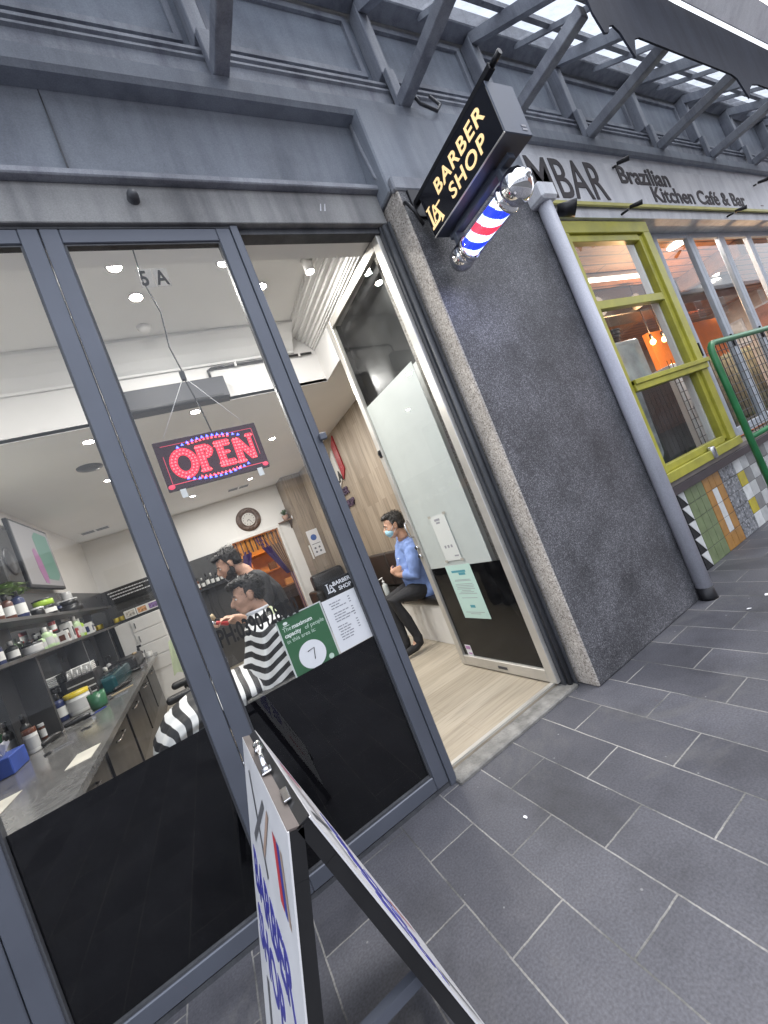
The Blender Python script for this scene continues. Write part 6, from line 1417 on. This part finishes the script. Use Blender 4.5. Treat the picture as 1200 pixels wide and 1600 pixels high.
# room
mt['ceil_wood'] = PLANKS('orange timber slat ceiling', (.30, .12, .045), (.40, .18, .07), .17, 2.5, 'XY', .5, .45, (.05, .02, .01), .014)
bm = B(); box(bm, 3.32, 15.4, 2.3, 8, -.05, .02); C_('cafe_floor', bm, mt['concrete'])
bm = B(); box(bm, 3.32, 15.4, 2.3, 8, 3.62, 3.66); C_('cafe_ceiling', bm, mt['ceil_wood'])
bm = B(); box(bm, 3.3, 3.4, 2.3, 8, 0, 3.62); C_('party_wall', bm, mt['sign_white'])
bm = B(); box(bm, 3.4, 15.4, 7.9, 8, 0, 3.62); C_('rear_wall', bm, M('cafe rear wall', (.72, .70, .68), .7, var=.05))
bm = B(); box(bm, 15.3, 15.4, 2.3, 7.9, 0, 3.62); C_('end_wall', bm, M('cafe end wall', (.5, .42, .36), .7, var=.15))
bm = B(); box(bm, 9.95, 13.4, 4.7, 4.8, .02, 3.2); C_('orange_partition', bm, M('vivid orange wall', (.85, .22, .03), .6, var=.08))
t = thing('duct_beam', 'dark boxed beam with a round duct under the cafe ceiling', 'beam', (6, 3.6, 3.2)); bm = B(); box(bm, 5.0, 11.5, 3.5, 3.9, 3.15, 3.60, .01); part('beam', bm, mt['black_paint'], t); bm = B(); cyl(bm, (6.35, 3.42, 3.3), (6.35, 3.55, 3.3), .15, seg=24); cyl(bm, (7.4, 3.42, 3.3), (7.4, 3.55, 3.3), .12, seg=24); part('duct', bm, M('grey duct', (.25, .23, .2), .5), t)
t = thing('fluorescent_light', 'long white tube light under the cafe ceiling behind the yellow window', 'light fitting', (6.2, 3.2, 3.5)); bm = B(); box(bm, 5.6, 7.2, 3.12, 3.22, 3.56, 3.615, .004); part('fitting', bm, mt['white_gloss'], t); bm = B(); tube(bm, [(5.65, 3.17, 3.54), (7.15, 3.17, 3.54)], .02, 10); part('lamp_tube', bm, EM('cafe tube', (1, .95, .85), 3), t)
t = thing('window_counter', 'dark grey counter standing right behind the lower yellow window', 'counter', (4.5, 2.7, .02)); bm = B(); box(bm, 3.7, 5.17, 2.42, 3.05, .02, 1.80, .004); part('body', bm, mt['dark_panel'], t); bm = B(); box(bm, 3.68, 5.19, 2.40, 3.07, 1.801, 1.835, .004); part('worktop', bm, mt['black_paint'], t)
t = thing('display_case', 'pale grey acrylic case on the dark counter behind the yellow window', 'display case', (4.8, 2.7, 1.836)); bm = B(); box(bm, 4.20, 5.00, 2.45, 2.95, 1.837, 2.37, .035, 3); part('case', bm, M('grey translucent acrylic', (.46, .50, .49), .25, var=.15, scale=3), t); bm = B(); box(bm, 4.26, 4.94, 2.445, 2.45, 1.90, 2.31); part('front_glass', bm, M('scuffed case front', (.40, .45, .44), .12, var=.3, scale=4), t)
t = thing('hanging_cloth', 'thin pale grey cloth hanging down the front of the dark cafe counter', 'cloth', (4.3, 2.41, 1.0))
bm = B(); g = []
for i in range(9):
    u = i / 8; g.append([bm.verts.new((3.95 + .62 * u + .05 * v - .12 * v * u, 2.405 - .006 * math.sin(u * 17 + v * 3), 1.79 - v * (.55 + .30 * math.sin(u * 2.6)))) for v in (0, .25, .5, .75, 1)])
for i in range(8):
    for j in range(4): f = bm.faces.new((g[i][j], g[i + 1][j], g[i + 1][j + 1], g[i][j + 1])); f.smooth = True
part('fabric', bm, M('pale grey gauze', (.24, .25, .26), .9, var=.35, scale=9), t)
t = thing('wicker_basket', 'dark wicker basket of cups on top of the display case', 'basket', (4.72, 2.66, 2.371)); bm = B(); lathe(bm, [(0, 0), (.14, 0), (.19, .15), (.17, .15), (.13, .02), (0, .02)], (4.72, 2.66, 2.372), 28)
for k in range(4): tube(bm, [(4.72 + (.15 + .011 * k) * math.cos(a), 2.66 + (.15 + .011 * k) * math.sin(a), 2.395 + k * .038) for a in [i * math.pi / 12 for i in range(25)]], .011, 6)
part('weave', bm, M('dark wicker', (.05, .04, .035), .7, var=.4, scale=60), t)
for k in range(4):
    x = 4.64 + .055 * k; y = 2.63 + .06 * (k % 2); bm = B(); lathe(bm, [(0, 0), (.032, 0), (.042, .11), (.037, .11), (.028, .01), (0, .01)], (x, y, 2.50), 16); single('cup', bm, [mt['black_metal']], 'dark cup sticking out of the wicker basket', 'cup', 'cups in the basket', (x, y, 2.50))
for k, x in enumerate((7.49, 7.85)):
    t = thing('pendant_bulb', ['glowing bulb pendant by the orange wall, nearer the display case', 'glowing bulb pendant by the orange wall, nearer the yellow stile'][k], 'pendant light', (x, 3.5, 2.6)); bm = B(); ball(bm, (x, 3.5, 2.60), (.04, .04, .052)); part('bulb', bm, EM('warm bulb %d' % k, (1, .58, .18), 5), t); bm = B(); tube(bm, [(x, 3.5, 2.70), (x, 3.5, 3.62)], .006, 5); cyl(bm, (x, 3.5, 2.66), (x, 3.5, 2.73), .022, seg=10); part('flex', bm, mt['black_metal'], t)
    l = bpy.data.lights.new('bulb light', 'POINT'); l.energy = 30; l.color = (1, .6, .3); l.shadow_soft_size = .06; o = bpy.data.objects.new('bulb_light', l); COL.objects.link(o); o.parent = t; o.location = (0, -.12, 0)
for k, (x, y) in enumerate(((5.5, 4.0), (7.2, 2.6), (9.6, 4.0), (10.6, 3.6), (7.0, 6.0))):
    l = bpy.data.lights.new('cafe light', 'AREA'); l.size = .3; l.energy = 24; l.color = (1, .9, .78); o = bpy.data.objects.new('cafe_light', l); COL.objects.link(o)
    t = thing('cafe_ceiling_light', ['flush cafe ceiling light over the display case', 'flush cafe ceiling light behind the first folding door', 'flush cafe ceiling light by the orange wall', 'flush cafe ceiling light at the far end', 'flush cafe ceiling light near the rear wall'][k], 'ceiling light', (x, y, 3.6)); bm = B(); lathe(bm, [(0, -.03), (.14, -.025), (.15, 0)], (x, y, 3.618), 20); part('diffuser', bm, EM('cafe diffuser %d' % k, (1, .92, .8), 4), t); o.parent = t; o.location = (0, 0, -.06)
t = thing('price_rack', 'small pale rack hung on the timber lined ceiling edge', 'rack', (7.6, 4.4, 2.9)); bm = B(); box(bm, 7.3, 8.0, 4.38, 4.42, 2.86, 3.02); part('board', bm, mt['sign_white'], t); bm = B()
for i in range(6): box(bm, 7.34 + i * .11, 7.40 + i * .11, 4.37, 4.38, 2.88, 3.0)
part('slot', bm, mt['dark_panel'], t)
art = [(6.9, (.62, .55, .5)), (7.7, (.7, .66, .62)), (8.6, (.5, .16, .08)), (9.5, (.66, .62, .6)), (10.4, (.3, .1, .06))]
for k, (x, c) in enumerate(art):
    t = thing('wall_picture', ['beige framed picture on the cafe rear wall, nearest the yellow window', 'pale framed picture on the cafe rear wall, second from the window', 'dark red framed picture on the cafe rear wall', 'grey white framed picture on the cafe rear wall past the red one', 'brown framed picture at the far end of the cafe rear wall'][k], 'picture', (x * 1.35, 7.88, 1.9)); bm = B(); box(bm, x * 1.35 - .4, x * 1.35 + .4, 7.86, 7.899, 1.6, 2.4, .005); part('frame', bm, mt['black_paint'], t); bm = B(); box(bm, x * 1.35 - .35, x * 1.35 + .35, 7.855, 7.86, 1.66, 2.34); part('canvas', bm, M('cafe art %d' % k, c, .5, var=.7, scale=5), t)
t = thing('service_counter', 'white service counter glowing bright inside the cafe', 'counter', (7.5, 4.3, .02)); bm = B(); box(bm, 6.4, 9.8, 4.0, 4.6, .02, 1.1, .01); part('body', bm, mt['white_gloss'], t); bm = B(); box(bm, 6.35, 9.85, 3.95, 4.65, 1.101, 1.15, .008); part('worktop', bm, mt['white_wall'], t)
for k, (x, h, c) in enumerate(((6.7, .5, 'red'), (7.2, .35, 'white'), (7.6, .42, 'brown'), (8.3, .3, 'yellow'), (9.2, .4, 'navy'))):
    bottle(x, 4.3, 1.151, h, .1 if h < .4 else .07, c, 'silver', ['red', 'white', 'brown', 'yellow', 'navy'][k] + ' bottle standing on the white cafe counter')
t = thing('service_shelf', 'brown timber shelf unit of jars behind the folding doors', 'shelving', (9.0, 6.5, .02)); bm = B()
for z in (.02, .6, 1.2, 1.8, 2.4): box(bm, 8.0, 11.5, 6.4, 6.8, z, z + .04)
for x in (8.0, 9.2, 10.4, 11.46): box(bm, x, x + .04, 6.4, 6.8, .02, 2.44)
part('rack', bm, M('brown shelf timber', (.25, .12, .05), .6, var=.3), t)
# bamboo screen behind the rail
bm = B(); rnd = random.Random(8)
for k in range(46): x = 6.05 + k * .03; tube(bm, [(x, 2.42, .92), (x + .005, 2.42, 1.86 + .03 * rnd.random())], .013, 6)
single('bamboo_screen', bm, [M('weathered bamboo', (.28, .22, .12), .7, var=.5, scale=12)], 'weathered bamboo screen standing behind the green rail', 'screen', loc=(6.7, 2.42, .9))

# far end of the cafe: pale panels and paintings hung above and below each other, all facing the windows
for k, (y0_, y1_, z0_, z1_, c, lab) in enumerate(((4.9, 5.6, 2.35, 3.1, (.75, .72, .68), 'pale square painting on the cafe end wall, nearest the folding doors above the red one'), (5.75, 6.6, 2.5, 3.3, (.7, .66, .6), 'larger cream painting on the cafe end wall'), (4.0, 4.75, 2.5, 3.2, (.35, .12, .07), 'brick red painting on the cafe end wall behind the second door'), (2.8, 3.8, 2.3, 3.2, (.45, .25, .15), 'brown landscape painting on the cafe end wall near the glass'), (5.0, 5.9, 1.3, 2.2, (.75, .16, .03), 'vivid orange painting low on the cafe end wall'), (6.1, 6.9, 1.5, 2.3, (.6, .08, .05), 'deep red painting low on the cafe end wall'))):
    t = thing('painting', lab, 'painting', (15.28, (y0_ + y1_) / 2, z0_)); bm = B(); box(bm, 15.26, 15.299, y0_, y1_, z0_, z1_, .005); part('frame', bm, mt['sign_white'], t); bm = B(); box(bm, 15.25, 15.26, y0_ + .05, y1_ - .05, z0_ + .05, z1_ - .05); part('canvas', bm, M('cafe painting %d' % k, c, .5, var=.55, scale=3.5, detail=8), t)
t = thing('white_refrigerator', 'tall bright white refrigerator inside the cafe behind the wire mesh', 'refrigerator', (6.45, 3.0, .02)); bm = B(); box(bm, 6.05, 6.85, 2.75, 3.4, .02, 2.02, .02, 2); part('case', bm, mt['white_gloss'], t); bm = B(); box(bm, 6.09, 6.81, 2.735, 2.75, .1, 1.96, .006); part('door', bm, mt['white_wall'], t); bm = B(); tube(bm, [(6.15, 2.735, .8), (6.15, 2.70, .85), (6.15, 2.70, 1.35), (6.15, 2.735, 1.4)], .012, 8); part('handle', bm, mt['steel'], t)
t = thing('ceiling_beam', 'brown timber beam running across the cafe ceiling past the dark duct beam', 'beam', (9, 5, 3.4)); bm = B(); box(bm, 9.0, 9.25, 2.6, 7.8, 3.36, 3.615, .01); part('beam', bm, M('brown beam timber', (.16, .08, .04), .6, var=.3), t)
l = bpy.data.lights.new('cafe far light', 'AREA'); l.size = .3; l.energy = 45; l.color = (1, .9, .78); o = bpy.data.objects.new('cafe_light', l); COL.objects.link(o)
t = thing('cafe_ceiling_light', 'flush cafe ceiling light before the paintings on the end wall', 'ceiling light', (13.2, 4.8, 3.6)); bm = B(); lathe(bm, [(0, -.03), (.14, -.025), (.15, 0)], (13.2, 4.8, 3.618), 20); part('diffuser', bm, EM('cafe far diffuser', (1, .92, .8), 4), t); o.parent = t; o.location = (0, 0, -.06)

# name board
t = thing('cafe_sign', 'weathered white name board lettered Sambar Brazilian Kitchen Cafe and Bar', 'sign', (6, 2.0, 3.55))
bm = B(); box(bm, 3.30, 12.4, 1.98, 2.0, 3.552, 3.985, .003); part('board', bm, mt['sign_white'], t)
bm = B(); put_text(bm, 'SAMBAR', .56, FRONT((2.98, 1.979, 3.578)), bold=.003, xs=.74, extrude=.004); 
for v in bm.verts: v.co.x = max(v.co.x, 3.31)
part('name_lettering', bm, mt['sign_letter'], t)
bm = B(); put_text(bm, 'Brazilian', .27, FRONT((4.83, 1.979, 3.78)), bold=.006, extrude=.004, xs=1.1); part('lettering', bm, mt['sign_letter'], t)
bm = B(); put_text(bm, 'Kitchen Café & Bar', .25, FRONT((5.34, 1.979, 3.585)), bold=.005, extrude=.004, xs=1.17)
part('lettering', bm, mt['sign_letter'], t)
bm = B(); put_text(bm, '....', .11, FRONT((8.10, 1.979, 3.60)), extrude=.003); part('faint_lettering', bm, M('faded brown print', (.25, .18, .17), .6), t)
for k, (x, z, s) in enumerate(((4.80, 3.93, 'black spotlight on the name board between the two words'), (8.15, 3.90, 'black spotlight at the far end of the name board'), (3.56, 3.40, 'dark hooded light fixed beside the drainpipe top'), (4.70, 3.455, 'small black bracket light above the yellow window'), (7.05, 3.455, 'small black bracket light above the folding doors'))):
    t = thing('spotlight', s, 'spotlight', (x, 1.95, z)); bm = B(); r = .045 if k == 2 else .016; L_ = .13 if k == 2 else .055
    cyl(bm, (x - .02, 1.93, z), (x + L_ * .6, 1.84, z - L_ * .45), r, r * 1.5, 14); part('lamp_body', bm, mt['black_metal'], t); bm = B(); tube(bm, [(x, 1.95, z), (x, 2.03 if k > 1 else 1.985, z + .01)], .012, 6); part('stem', bm, mt['black_metal'], t)

# drink can on the sill
t = thing('drink_can', 'silver drink can on the sill under the yellow window', 'can', (4.58, 2.035, .876)); bm = B(); lathe(bm, [(0, 0), (.026, 0), (.033, .012), (.033, .10), (.028, .118), (.026, .12), (.025, .116), (0, .116)], (4.45, 2.02, .8262), 24); bm.transform(Matrix.Translation((.13, .02, .05))); part('can_body', bm, M('brushed can', (.5, .5, .52), .25, .9, var=.3, scale=20), t); bm = B(); box(bm, 4.573, 4.587, 2.03, 2.05, .9925, .9945); part('ring_pull', bm, mt['steel'], t)

# green rail with wire mesh
t = thing('green_railing', 'dark green tubular rail with wire mesh in front of the cafe doors', 'railing', (5.5, 1.75, .02))
ry = 1.75
bm = B(); tube(bm, [(4.66, ry, .0), (4.60, ry, 1.82), (4.61, ry, 1.87), (4.65, ry, 1.90), (4.70, ry, 1.905), (8.6, ry, 1.88), (8.63, ry, 0)], .027, 14); part('top_rail', bm, mt['green'], t)
bm = B(); tube(bm, [(4.645, ry, .97), (8.61, ry, .97)], .024, 12); part('bottom_rail', bm, mt['green'], t)
bm = B(); x = 4.70
while x < 8.6: tube(bm, [(x, ry, .97), (x, ry, 1.9)], .0035, 4, False); x += .085
z = 1.05
while z < 1.88: tube(bm, [(4.62, ry - .007, z), (8.6, ry - .007, z)], .0035, 4, False); z += .085
part('wire_mesh', bm, mt['wire'], t)
for x in (6.6,):
    bm = B(); tube(bm, [(x, ry, 0), (x, ry, 1.89)], .022, 10); part('post', bm, mt['green'], t)
t = thing('mesh_screen', 'black square wire mesh screen inside the cafe opening behind the green rail', 'screen', (6.2, 2.38, .9))
bm = B(); x = 5.2
while x < 6.3: tube(bm, [(x, 2.38, .92), (x, 2.38, 2.0)], .0035, 4, False); x += .09
z = .95
while z < 2.0: tube(bm, [(5.2, 2.374, z), (6.3, 2.374, z)], .0035, 4, False); z += .11
part('wire', bm, mt['wire'], t)

# small fixture on the barber header
bm = B(); lathe(bm, [(0, .05), (.02, .048), (.028, .03), (.03, 0), (.045, -.004), (.045, -.012)], (.36, 2.08, 3.545), 20, True, Matrix.Rotation(math.radians(90), 4, 'X')); single('door_sensor', bm, [mt['alu_dark']], 'small round sensor fixed on the grey header above the glass', 'sensor', loc=(.36, 2.05, 3.545))
bm = B()
for dx in (0, .03): prism(bm, [(1.415 + dx, 2.079, 3.50), (1.435 + dx, 2.079, 3.55), (1.442 + dx, 2.079, 3.55), (1.425 + dx, 2.079, 3.50)], (0, -.001, 0))
single('paint_mark', bm, [mt['sign_white']], 'pair of faint pale scratch marks on the header above the doorway', 'mark', loc=(1.44, 2.078, 3.5))
# litter on the footpath
rnd = random.Random(5)
for k, (x, y, s, lab) in enumerate(((3.35, 1.52, .018, 'white scrap of paper lying on the paving past the granite pillar'), (3.12, 1.55, .014, 'small pale scrap beside the bigger white one past the pillar'), (.90, 1.62, .010, 'tiny white scrap on the paving near the doorway post'))):
    bm = B(); n = 7; poly(bm, [(x + s * (.6 + .6 * rnd.random()) * math.cos(i * 6.283 / n), y + s * (.6 + .6 * rnd.random()) * math.sin(i * 6.283 / n), .003 + .006 * rnd.random()) for i in range(n)]); o = single('paper_scrap', bm, [mt['white_paper']], lab, 'litter', loc=(x, y, .003)); o.modifiers.new('t', 'SOLIDIFY').thickness = .001
